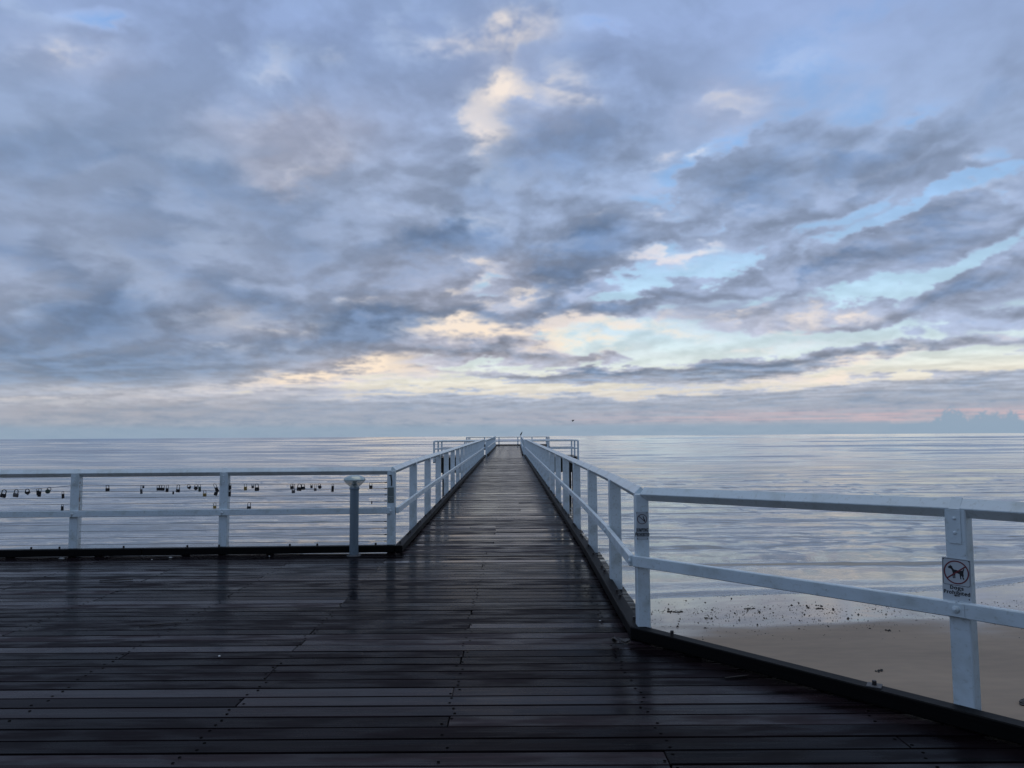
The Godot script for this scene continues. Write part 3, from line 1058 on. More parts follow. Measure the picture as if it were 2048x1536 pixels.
func make_signs() -> void:
	# dogs prohibited, on the post of the slanting railing
	var p := FA + FD * 2.150 + FN * .145
	var face := p - FN * (.05 + .0035) - FD * .004
	var yaw := atan2(-FN.x, -FN.z)
	var o := thing("prohibition_sign", "white sign with crossed-out black dog, reading Dogs Prohibited, on railing post", "sign", face + Vector3(0, .735, 0), yaw)
	o.rotate_object_local(Vector3.BACK, -.02)
	o.scale = Vector3(.76, .78, 1)
	part("plate", box_mesh(Vector3(.178, .285, .003), .001), M.sign_white, o)
	var k := Kit.new()
	# rounded frame line
	var outer := rounded(.168, .175, .014)
	var inner := rounded(.162, .169, .011)
	for i in outer.size():
		var j := (i + 1) % outer.size()
		var q := [outer[i], outer[j], inner[j], inner[i]]
		k.quad(Vector3(q[0].x, q[0].y + .05, .0022), Vector3(q[1].x, q[1].y + .05, .0022), Vector3(q[2].x, q[2].y + .05, .0022), Vector3(q[3].x, q[3].y + .05, .0022), Vector3.BACK)
	kit_part("frame_line", k, M.sign_black, o)
	# the dog, facing left
	var dog := PackedVector2Array([
		Vector2(-.050, .026), Vector2(-.046, .033), Vector2(-.040, .036), Vector2(-.036, .043), Vector2(-.032, .037), Vector2(-.027, .035), Vector2(-.024, .026), Vector2(-.016, .017),
		Vector2(.010, .014), Vector2(.024, .015), Vector2(.032, .018), Vector2(.036, .026), Vector2(.040, .030), Vector2(.040, .024), Vector2(.036, .012), Vector2(.035, .000),
		Vector2(.037, -.014), Vector2(.034, -.020), Vector2(.040, -.033), Vector2(.036, -.036), Vector2(.032, -.034), Vector2(.029, -.022), Vector2(.024, -.013), Vector2(.022, -.024), Vector2(.024, -.034), Vector2(.018, -.036), Vector2(.016, -.022), Vector2(.014, -.006),
		Vector2(-.002, -.002), Vector2(-.009, -.005), Vector2(-.010, -.020), Vector2(-.009, -.032), Vector2(-.015, -.034), Vector2(-.015, -.020), Vector2(-.017, -.012), Vector2(-.019, -.022), Vector2(-.017, -.033), Vector2(-.023, -.035), Vector2(-.024, -.020), Vector2(-.024, .002),
		Vector2(-.029, .014), Vector2(-.034, .020), Vector2(-.044, .021)])
	for i in dog.size():
		dog[i] = dog[i] * 1.12 + Vector2(.004, .048)
	k = Kit.new()
	k.slab(dog, .0016, .0024)
	kit_part("dog_figure", k, M.sign_black, o)
	k = Kit.new()
	k.ring(Vector2(0, .05), .070, .078, .0016, .0027, 56)
	k.box(Vector3(.146, .0085, .001), .0, Transform3D(Basis(Vector3.BACK, deg_to_rad(38)), Vector3(0, .05, .0024)))
	kit_part("red_ring", k, M.sign_red, o)
	lettering("Dogs", .033, Vector3(0, -.053, .0018), M.sign_black, o, "lettering", 1.15)
	lettering("Prohibited", .033, Vector3(0, -.086, .0018), M.sign_black, o, "lettering", 1.0)
	k = Kit.new()
	k.slab(PackedVector2Array([Vector2(-.020, -.104), Vector2(-.002, -.095), Vector2(-.006, -.101), Vector2(.018, -.101), Vector2(.018, -.107), Vector2(-.006, -.107), Vector2(-.002, -.113)]), .0016, .0024)
	kit_part("arrow", k, M.sign_black, o)
	for q in [Vector2(-.079, .132), Vector2(.079, .132), Vector2(.075, -.118)]:
		k = Kit.new()
		k.lathe([[.005, .0], [.004, .0015], [.0, .002]], 8, Transform3D(Basis(Vector3.RIGHT, PI / 2), Vector3(q.x, q.y, .0015)))
		kit_part("screw", k, M.bolt, o)
	# jumping prohibited, on the corner post
	var j := thing("prohibition_sign", "narrow grey sign with struck-out diver, reading Jumping Prohibited, on corner post", "sign", Vector3(.958, .830, -5.45 + .050 + .0025), 0.0)
	var dull := plain(.46, .50, .53, .5)
	part("plate", box_mesh(Vector3(.084, .206, .003), .001), dull, j)
	k = Kit.new()
	k.ring(Vector2(0, .048), .032, .037, .0016, .0025, 40)
	k.box(Vector3(.066, .005, .0008), .0, Transform3D(Basis(Vector3.BACK, deg_to_rad(-42)), Vector3(0, .048, .0022)))
	kit_part("ring", k, plain(.05, .015, .03, .5), j)
	k = Kit.new()
	k.slab(PackedVector2Array([Vector2(.004, .070), Vector2(.012, .068), Vector2(.014, .058), Vector2(.020, .046), Vector2(.024, .036), Vector2(.018, .028), Vector2(.010, .034), Vector2(.012, .044), Vector2(.008, .056)]), .0016, .0022)
	kit_part("diver_figure", k, M.sign_black, j)
	lettering("JUMPING", .036, Vector3(0, -.032, .0018), M.sign_black, j, "lettering", .56)
	lettering("PROHIBITED", .036, Vector3(0, -.066, .0018), M.sign_black, j, "lettering", .50)
	for q in [Vector2(-.038, .094), Vector2(.038, .094), Vector2(-.036, -.096), Vector2(.038, -.096)]:
		k = Kit.new()
		k.lathe([[.004, .0], [.003, .0015], [.0, .002]], 8, Transform3D(Basis(Vector3.RIGHT, PI / 2), Vector3(q.x, q.y, .0015)))
		kit_part("screw", k, M.bolt, j)
	# worn notice on the corner post beside the wires
	var c: Vector3 = left_posts[3]
	var w := thing("worn_notice", "peeling grey green notice stuck on corner post beside the bollard light", "notice", c + -LN * (.05 + .002) + Vector3(.0, .79, 0), atan2(-LN.x, -LN.z))
	part("plate", box_mesh(Vector3(.082, .20, .002), .0005), M.plaque, w, Transform3D(Basis(), Vector3(-.006, -.055, 0)))
	k = Kit.new()
	k.ring(Vector2(-.004, -.115), .019, .024, .001, .0016, 24)
	kit_part("printed_ring", k, plain(.32, .35, .33, .5), w)
	part("pale_band", box_mesh(Vector3(.08, .008, .001), .0), plain(.34, .37, .36, .5), w, Transform3D(Basis(), Vector3(-.006, -.075, .0012)))
	k = Kit.new()
	k.slab(PackedVector2Array([Vector2(-.03, .205), Vector2(.006, .21), Vector2(.008, .17), Vector2(.016, .12), Vector2(.012, .065), Vector2(-.004, .06), Vector2(-.002, .12), Vector2(-.010, .17), Vector2(-.012, .195), Vector2(-.032, .195)]), .0, .002)
	kit_part("torn_strip", k, M.sign_black, w)

func rounded(w: float, h: float, r: float) -> PackedVector2Array:
	var out := PackedVector2Array()
	for c in 4:
		var o := Vector2((w * .5 - r) * [1, -1, -1, 1][c], (h * .5 - r) * [1, 1, -1, -1][c])
		for i in 5:
			out.append(o + Vector2.from_angle(PI / 2 * (c + i / 4.0)) * r)
	return out

# ------------------------------------------------------------------ padlocks
# hung over wire k at x; body w x h x d, shackle rise, swing about the wire's line of sight
func padlock(x: float, k: int, w: float, h: float, rise: float, mat: Material, swing: float, yaw: float, label: String, kind := "square") -> void:
	var span := 0
	while span < 2 and x > left_posts[span + 1].x:
		span += 1
	var f: float = clampf((x - left_posts[span].x) / (left_posts[span + 1].x - left_posts[span].x), .02, .98)
	var p := wire_point(k, span, f)
	var o := thing("padlock", label, "padlock", p, yaw, "love padlocks on the railing wires")
	o.rotate_object_local(Vector3.BACK, swing)
	w *= 1.1
	h *= 1.1
	rise *= 1.1
	var d := w * .38
	var tr := maxf(.0032, w * .085)
	var r := w * .5 - tr * 1.6
	var top := tr + .0022 # the shackle's crown rests on the wire
	var y0 := top - r - rise
	var line := []
	var rad := []
	line.append(Vector3(-r, y0 - .006, 0))
	for i in 9:
		var a := PI - PI * i / 8.0
		line.append(Vector3(cos(a) * r, top - r + sin(a) * r - tr, 0))
	line.append(Vector3(r, y0 - .006, 0))
	for i in line.size():
		rad.append(tr)
	var sk := Kit.new()
	sk.tube(line, rad, 6)
	kit_part("shackle", sk, M.lock_steel if mat != M.lock_dark else M.lock_dark, o)
	var bk := Kit.new()
	if kind == "heart":
		var poly := PackedVector2Array()
		for i in 22:
			var a := TAU * i / 22.0
			var q := Vector2(16.0 * pow(sin(a), 3.0), 13.0 * cos(a) - 5.0 * cos(2 * a) - 2.0 * cos(3 * a) - cos(4 * a)) / 33.0
			poly.append(Vector2(q.x * w, (q.y - .36) * h + y0))
		bk.slab(poly, -d * .5, d * .5)
	elif kind == "round":
		bk.lathe([[.0, -d * .5], [w * .42, -d * .5], [w * .5, -d * .3], [w * .5, d * .3], [w * .42, d * .5], [.0, d * .5]], 18, Transform3D(Basis(Vector3.RIGHT, PI / 2), Vector3(0, y0 - w * .46, 0)))
	else:
		bk.box(Vector3(w, h, d), w * .10, Transform3D(Basis(), Vector3(0, y0 - h * .5, 0)))
	kit_part("body", bk, mat, o)
	var kk := Kit.new()
	kk.lathe([[.0, .0006], [w * .10, .0006], [w * .10, -.001]], 8, Transform3D(Basis(Vector3.RIGHT, PI / 2), Vector3(0, y0 - h * .62, d * .5)))
	kit_part("keyhole", kk, M.lock_steel if mat == M.lock_dark else M.sign_black, o)

func lock_x(px: float) -> float: # x on the wires for a bearing of the photograph
	return (px - 1024.0 - 1.2) / FOCAL * 9.43

func make_padlocks() -> void:
	var D = M.lock_dark
	var S = M.lock_steel
	var B = M.lock_brass
	var G = M.lock_green
	var outer := "beyond the rust-stained post"
	var mid := "past the rust-stained post"
	var inner := "towards the bollard light"
	# [bearing, wire, width, height, rise, material, swing, yaw, label, shape]
	var locks := [
		[1, 0, .055, .045, .022, D, .1, .3, "dark padlock at the outermost end of the railing's top wire"],
		[24, 0, .062, .046, .030, D, -.22, .1, "large dark square padlock swinging on the sagging wire " + outer],
		[47, 0, .064, .046, .026, S, -.15, -.1, "large steel square padlock on the sagging wire " + outer],
		[67, 0, .056, .050, .012, D, .15, .2, "heart-shaped dark padlock on the sagging wire " + outer, "heart"],
		[87, 0, .030, .060, .016, D, .1, .5, "shorter slim dark padlock of a close pair on the sagging wire"],
		[92, 0, .034, .066, .024, D, -.08, .4, "longer slim dark padlock of a close pair on the sagging wire"],
		[111, 0, .052, .054, .012, G, -.5, .2, "tilted dark green round padlock on the sagging wire " + outer, "round"],
		[136, 1, .030, .055, .022, D, .05, 1.0, "dark padlock pressed against the rust-stained post, on the second wire"],
		[136, 3, .030, .050, .016, D, .0, 1.1, "dark padlock pressed against the rust-stained post, on a lower wire"],
		[221.7, 0, .046, .036, .022, D, .05, .0, "lone dark square padlock on the top wire " + mid],
		[287, 0, .026, .056, .042, S, .06, .7, "tall narrow steel padlock on the top wire " + mid],
		[291.6, 0, .020, .024, .010, D, .0, .2, "tiny dark padlock beside a tall narrow one on the top wire"],
		[320, 0, .034, .034, .022, D, .04, .1, "dark padlock opening a row of three, nearest the rust-stained post"],
		[325, 0, .034, .034, .022, D, .0, -.1, "middle dark padlock in a tight row of three"],
		[330, 0, .038, .034, .022, D, -.05, .1, "broadest dark padlock closing a tight row of three"],
		[338.4, 0, .032, .046, .030, D, -.05, .5, "dark long-shackled padlock right after the row of three"],
		[350, 1, .020, .028, .010, D, .0, .0, "tiny dark padlock on the second wire " + mid],
		[360, 0, .044, .038, .040, D, -.08, .0, "dark padlock with a tall shackle on the top wire " + mid],
		[379, 0, .044, .044, .012, D, .35, .1, "tilted heart-shaped dark padlock on the top wire " + mid, "heart"],
		[394.8, 0, .044, .038, .014, D, -.1, .1, "stout dark round padlock on the top wire " + mid, "round"],
		[401, 0, .030, .058, .022, G, .05, .4, "slim dark green padlock on the top wire " + mid],
		[411.6, 1, .040, .036, .024, B, .0, .1, "dull brass padlock on the second wire " + mid],
		[430, 0, .036, .060, .036, D, .42, .2, "tilted long dark padlock just before the middle post"],
		[435.5, 1, .040, .042, .014, D, -.3, .2, "stout dark padlock below a tilted long one by the middle post"],
		[431.8, 3, .038, .034, .026, B, .0, .0, "dull brass padlock on a lower wire before the middle post"],
		[460.8, 0, .034, .048, .012, D, .0, .9, "dark padlock against the far flank of the middle post, top wire"],
		[460.2, 1, .034, .056, .012, D, .0, .9, "dark padlock against the far flank of the middle post, second wire"],
		[491.3, 0, .036, .046, .024, B, .0, .2, "dark brass padlock with a long shackle on the top wire " + inner],
		[505, 0, .030, .032, .014, S, .1, .2, "small steel padlock next to a large dark one on the top wire"],
		[513.2, 0, .050, .044, .026, D, .08, .1, "large dark padlock next to a small steel one on the top wire"],
		[499.5, 3, .046, .048, .034, D, -.05, .1, "large dark padlock on a lower wire past the middle post"],
		[582.5, 0, .042, .036, .014, D, .1, .3, "dark padlock overlapping an open long-shackled one on the top wire"],
		[586, 0, .040, .036, .062, S, .0, .1, "steel padlock with a very long shackle on the top wire " + inner],
		[598.3, 0, .054, .044, .024, D, -.1, .1, "broad dark padlock of a pair " + inner],
		[604.7, 0, .044, .038, .020, D, .08, .2, "smaller dark padlock of a pair " + inner],
		[621.7, 0, .028, .034, .012, D, .0, .3, "small dark padlock in a loose group of three " + inner],
		[629.3, 0, .030, .034, .044, S, .0, .1, "small steel padlock with a long shackle " + inner],
		[636.9, 0, .042, .050, .010, D, .2, .2, "dark round padlock in a loose group of three " + inner, "round"],
		[664.2, 0, .030, .072, .020, D, -.05, .6, "slim dark padlock nearest before the bollard light"],
		[739.8, 0, .040, .038, .022, D, .0, .0, "lone dark padlock between the bollard light and corner post"],
		[741.9, 3, .014, .030, .006, D, .0, .0, "tiny dark tag-like padlock between the bollard light and corner post"],
	]
	for l in locks:
		padlock(lock_x(l[0]), l[1], l[2], l[3], l[4], l[5], l[6], l[7], l[8], l[9] if l.size() > 9 else "square")

# ------------------------------------------------------------------ birds
func loft(k: Kit, rings: Array, sides := 10) -> void: # rings of [centre, half width, half height, forward]
	var made := []
	for r in rings:
		var f: Vector3 = r[3].normalized()
		var s := f.cross(Vector3.UP).normalized()
		if s.length() < .1:
			s = Vector3.RIGHT
		var u := s.cross(f).normalized()
		var ring := []
		for i in sides:
			var a := TAU * i / sides
			ring.append([r[0] + s * cos(a) * r[1] + u * sin(a) * r[2], (s * cos(a) + u * sin(a)).normalized()])
		made.append(ring)
	for i in made.size() - 1:
		for j in sides:
			var l := (j + 1) % sides
			var A = made[i][j]
			var B = made[i][l]
			var C = made[i + 1][l]
			var D = made[i + 1][j]
			k.smooth(A[0], B[0], C[0], A[1], B[1], C[1])
			k.smooth(A[0], C[0], D[0], A[1], C[1], D[1])

func make_birds() -> void:
	# perched, leaning to the right with the tail down to the left
	var z := -72.0
	var foot := Vector3(path_right(z) + .15, path_y(z) + 1.02 + .053, z)
	var o := thing("perched_bird", "black bird perched on the far railing's end", "bird", foot)
	var k := Kit.new()
	loft(k, [
		[Vector3(-.16, -.10, 0), .004, .004, Vector3(.7, .9, 0)], [Vector3(-.13, -.05, 0), .03, .008, Vector3(.6, .9, 0)], [Vector3(-.075, .05, 0), .045, .03, Vector3(.6, .9, 0)], [Vector3(-.03, .13, 0), .07, .065, Vector3(.5, .9, 0)],
		[Vector3(.01, .21, 0), .068, .066, Vector3(.45, .9, 0)], [Vector3(.045, .275, 0), .045, .045, Vector3(.4, .9, 0)], [Vector3(.06, .31, 0), .036, .036, Vector3(.5, .9, 0)], [Vector3(.08, .345, 0), .042, .042, Vector3(.7, .7, 0)],
		[Vector3(.105, .365, 0), .036, .034, Vector3(1, .3, 0)], [Vector3(.125, .367, 0), .014, .016, Vector3(1, .0, 0)], [Vector3(.175, .36, 0), .001, .001, Vector3(1, -.1, 0)]])
	k.tube([Vector3(-.03, .09, .03), Vector3(-.01, .04, .03), Vector3(0, .0, .03), Vector3(.04, .004, .03)], [.012, .007, .006, .004], 6)
	k.tube([Vector3(-.03, .09, -.03), Vector3(-.01, .04, -.03), Vector3(0, .0, -.03), Vector3(.04, .004, -.03)], [.012, .007, .006, .004], 6)
	kit_part("body", k, M.bird, o)
	# in flight, wings raised
	var f := thing("flying_bird", "small dark bird in flight above the sea horizon", "bird", Vector3(5.05, 2.7, -60.0))
	f.rotation = Vector3(0, .25, .62)
	k = Kit.new()
	loft(k, [[Vector3(-.15, 0, 0), .002, .002, Vector3(1, 0, 0)], [Vector3(-.10, .0, 0), .03, .008, Vector3(1, 0, 0)], [Vector3(-.03, .0, 0), .035, .032, Vector3(1, 0, 0)], [Vector3(.04, .0, 0), .038, .036, Vector3(1, 0, 0)], [Vector3(.10, .005, 0), .026, .026, Vector3(1, 0, 0)], [Vector3(.13, .006, 0), .022, .022, Vector3(1, 0, 0)], [Vector3(.155, .004, 0), .008, .008, Vector3(1, 0, 0)], [Vector3(.185, .0, 0), .001, .001, Vector3(1, 0, 0)]])
	for s in [-1, 1]:
		# each wing a thin tapered blade, arm then hand
		loft(k, [[Vector3(.03, .01, s * .01), .055, .010, Vector3(.1, .25, s)], [Vector3(.05, .06, s * .13), .050, .008, Vector3(.1, .3, s)], [Vector3(.02, .07, s * .24), .036, .006, Vector3(-.4, .0, s)], [Vector3(-.05, .06, s * .36), .004, .003, Vector3(-.5, 0, s)]], 8)
	kit_part("body", k, M.bird, f)

# ------------------------------------------------------------------ litter, weed, rocks
func lump(c: Vector3, size: Vector3, sd: int, k: Kit, rough := .35, n := 10) -> void:
	var nz := noise_of(sd, 1.3, 3)
	var pts := []
	for j in n + 1:
		var row := []
		var th := PI * j / n
		for i in n * 2:
			var ph := TAU * i / (n * 2)
			var d := Vector3(sin(th) * cos(ph), cos(th), sin(th) * sin(ph))
			row.append(c + d * size * (1.0 + rough * nz.get_noise_3dv(d * 1.4)))
		pts.append(row)
	for j in n:
		for i in n * 2:
			var l := (i + 1) % (n * 2)
			k.quad(pts[j][i], pts[j][l], pts[j + 1][l], pts[j + 1][i], (pts[j][i] + pts[j + 1][l]) * .5 - c)

func make_litter() -> void:
	# dark curled leaves on the deck near the corner post
	var o := thing("leaf_cluster", "clump of dark curled dead leaves on deck near the slanting kerb", "leaves", Vector3(.765, .002, -5.31))
	for i in 5:
		var k := Kit.new()
		var a := rng.randf() * TAU
		var c := Vector3(rng.randf_range(-.04, .04), 0, rng.randf_range(-.025, .025))
		var line := []
		var wid := []
		for q in 6:
			var f := q / 5.0
			line.append(c + Vector3(cos(a), 0, sin(a)) * (f - .5) * .085 + Vector3(0, .006 + .028 * absf(f - .45) + i * .004, 0))
			wid.append(.021 * sin(PI * (f * .9 + .05)))
		var s := Vector3(-sin(a), 0, cos(a))
		for q in 5:
			k.quad(line[q] - s * wid[q], line[q] + s * wid[q] + Vector3(0, .008, 0), line[q + 1] + s * wid[q + 1] + Vector3(0, .008, 0), line[q + 1] - s * wid[q + 1], Vector3.UP)
		kit_part("leaf", k, M.leaf, o)
	# twigs and strands lying on the boards: two ends in metres
	var twigs := [[Vector3(-4.35, 0, -7.70), Vector3(-4.02, 0, -7.74), .007, "dark stick lying on deck boards out from the rust-stained post"], [Vector3(-2.98, 0, -5.86), Vector3(-2.70, 0, -5.98), .004, "thin bent twig on the wet boards out from the wire railing"], [Vector3(1.30, 0, -4.55), Vector3(1.46, 0, -4.60), .005, "short dark twig on boards beside the slanting kerb"]]
	for t in twigs:
		var k := Kit.new()
		var a: Vector3 = t[0]
		var b: Vector3 = t[1]
		var m := (a + b) * .5 + Vector3(.01, .008, .02)
		k.tube([a + Vector3(0, t[2] + .001, 0), m + Vector3(0, t[2], 0), b + Vector3(0, t[2] + .001, 0)], [t[2] * .7, t[2], t[2] * .5], 6)
		tag(kit_part("twig", k, M.leaf if t[2] > .003 else M.white_bit, self), t[3], "twig")
	# pale scraps along the left kerb
	var bits := [[-5.66, -9.16, .075, .010, "white paper scrap at the foot of the rust-stained post"], [-4.30, -9.17, .045, .012, "short white scrap by the kerb between the posts"], [-4.46, -9.02, .022, .008, "tiny white crumb on boards out from the kerb"], [-3.07, -9.20, .016, .014, "tiny white pebble at the kerb past the middle post"], [.70, -5.95, .018, .010, "tiny white crumb on the walkway's first boards"], [-2.02, -5.06, .016, .012, "tiny pale crumb lying alone on the wide wet boards"]]
	for b in bits:
		var k := Kit.new()
		lump(Vector3(b[0], b[3] * .35 + .001, b[1]), Vector3(b[2] * .5, b[3] * .4, b[3] * .6), int(absf(b[0]) * 100.0), k, .5, 5)
		tag(kit_part("scrap", k, M.white_bit, self), b[4], "scrap")
	# sea weed and leaf litter left by the tide
	var weed := Kit.new()
	var r := RandomNumberGenerator.new()
	r.seed = 99
	for i in 4200:
		var x := r.randf_range(2.6, 22.0)
		var up := 1.5 + absf(r.randfn(0.0, 1.0)) * 1.25 if i % 5 > 0 else r.randf_range(.2, 5.5)
		var z := shore(x) + up - .0 + .03 * x
		if x > 9.0 and r.randf() < .55:
			continue
		var y := sand_y(x, z)
		var s := r.randf_range(.006, .024) * (2.4 if r.randf() < .06 else 1.0)
		var a := r.randf() * TAU
		var d := Vector3(cos(a), 0, sin(a)) * s
		var e := Vector3(-sin(a), 0, cos(a)) * s * r.randf_range(.25, .6)
		var top := Vector3(x, y + s * r.randf_range(.3, .9), z)
		var c := Vector3(x, y + .001, z)
		weed.tri(c + d, c + e, top, d + e + Vector3.UP)
		weed.tri(c + e, c - d, top, e - d + Vector3.UP)
		weed.tri(c - d, c - e, top, -d - e + Vector3.UP)
		weed.tri(c - e, c + d, top, d - e + Vector3.UP)
	var wo := kit_part("seaweed_litter", weed, M.weed, self)
	tag(wo, "small dark scraps of weed strewn over the shining wet sand", "seaweed")
	wo.set_meta("kind", "stuff")
	# a broken thread of foam where the last ripple runs out
	var foam := Kit.new()
	for i in 1500:
		var x := r.randf_range(1.5, 24.0)
		if sin(x * 2.1) + sin(x * .83 + 1.0) + r.randf_range(-.8, .8) < 0.1:
			continue
		var z := shore(x) + r.randfn(-.05, .10) + .06 * sin(x * 3.3)
		var c := Vector3(x, SEA + .012, z)
		var s := r.randf_range(.006, .022)
		for e in 5:
			var a := TAU * e / 5.0
			var b := TAU * (e + 1) / 5.0
			foam.tri(c + Vector3(0, .004, 0), c + Vector3(cos(a) * 1.8, 0, sin(a)) * s, c + Vector3(cos(b) * 1.8, 0, sin(b)) * s, Vector3.UP)
	var fo := kit_part("sea_foam", foam, plain(.62, .64, .64, .7), self)
	tag(fo, "broken thread of pale foam along the water's edge", "foam")
	fo.set_meta("kind", "stuff")
	var clumps := [[4.42, -20.05, .22, "longest dark weed clump on wet sand seen past the corner post"], [5.1, -19.2, .11, "dark weed clump lower on the wet sand past the corner post"], [6.55, -20.35, .16, "dark weed clump amid the thickest scatter on wet sand"], [8.45, -20.3, .12, "dark weed strand on wet sand under the slanting rail"], [7.1, -14.35, .09, "single dark weed scrap on the dry brown sand"], [9.0, -17.7, .07, "single dark pebble-like weed scrap at the wet sand's upper edge"]]
	for c in clumps:
		var k := Kit.new()
		for q in 6:
			lump(Vector3((q - 2.5) * c[2] * .3, .006 + r.randf() * .006, r.randf_range(-.07, .07)), Vector3(c[2] * r.randf_range(.08, .26), .012, .05 * r.randf_range(.3, 1.1)), q + int(c[0] * 50), k, 1.0, 6)
		var m := kit_part("seaweed_clump", k, M.weed, self)
		m.position = Vector3(c[0], sand_y(c[0], c[1]), c[1])
		m.rotation.y = -.12
		tag(m, c[3], "seaweed", "weed clumps on the sand")
	# rocks of the sea wall under the right-hand kerb
	var rocks := [[8.95, -12.25, .6, .13, "low dark boulder on brown sand beyond the slanting kerb"], [9.9, -11.6, .9, .5, "taller dark boulder beside the low one beyond the slanting kerb"], [9.0, -10.6, .8, .3, "flat dark boulder close under the slanting kerb"]]
	var id := 500
	for c in rocks:
		var k := Kit.new()
		lump(Vector3.ZERO, Vector3(c[2] * .8, c[3] * .85, c[2] * .7), id, k, .34, 16)
		id += 7
		var m := kit_part("boulder", k, M.rock, self)
		m.position = Vector3(c[0], sand_y(c[0], c[1]) + c[3] * .1, c[1])
		tag(m, c[4], "rock", "sea wall rocks")

# ------------------------------------------------------------------ sky
# Photograph pixel (2048 x 1536) of a direction: only used to set the cloud masses at their bearing and height.
const FOCAL := 1440.0
const PITCH := 0.0718547
const ROLL := -0.0061999
var ctl_t := PackedFloat32Array()
var ctl_r := PackedFloat32Array()
var ctl_w := PackedFloat32Array()
const CX0 := -1200.0
const CY0 := -1400.0
const CSTEP := 12.0
const CNX := 372
const CNY := 196

func lay(into: PackedFloat32Array, blobs: Array) -> PackedFloat32Array:
	for b in blobs:
		var a := deg_to_rad(b[4])
		var ca := cos(a)
		var sa := sin(a)
		var reach := 2.3 * maxf(b[2], b[3])
		var i0 := maxi(0, int((b[0] - reach - CX0) / CSTEP))
		var i1 := mini(CNX - 1, int((b[0] + reach - CX0) / CSTEP) + 1)
		var high: float = 2.3 * (absf(sa) * b[2] + b[3])
		var j0 := maxi(0, int((b[1] - high - CY0) / CSTEP))
		var j1 := mini(CNY - 1, int((b[1] + high - CY0) / CSTEP) + 1)
		for j in range(j0, j1 + 1):
			var dy: float = CY0 + j * CSTEP - b[1]
			for i in range(i0, i1 + 1):
				var dx: float = CX0 + i * CSTEP - b[0]
				var p: float = (dx * ca - dy * sa) / b[2]
				var q: float = (dx * sa + dy * ca) / b[3]
				var d := p * p + q * q
				if d < 5.0:
					into[j * CNX + i] += b[5] * exp(-d * sqrt(d) * 0.8)
	return into

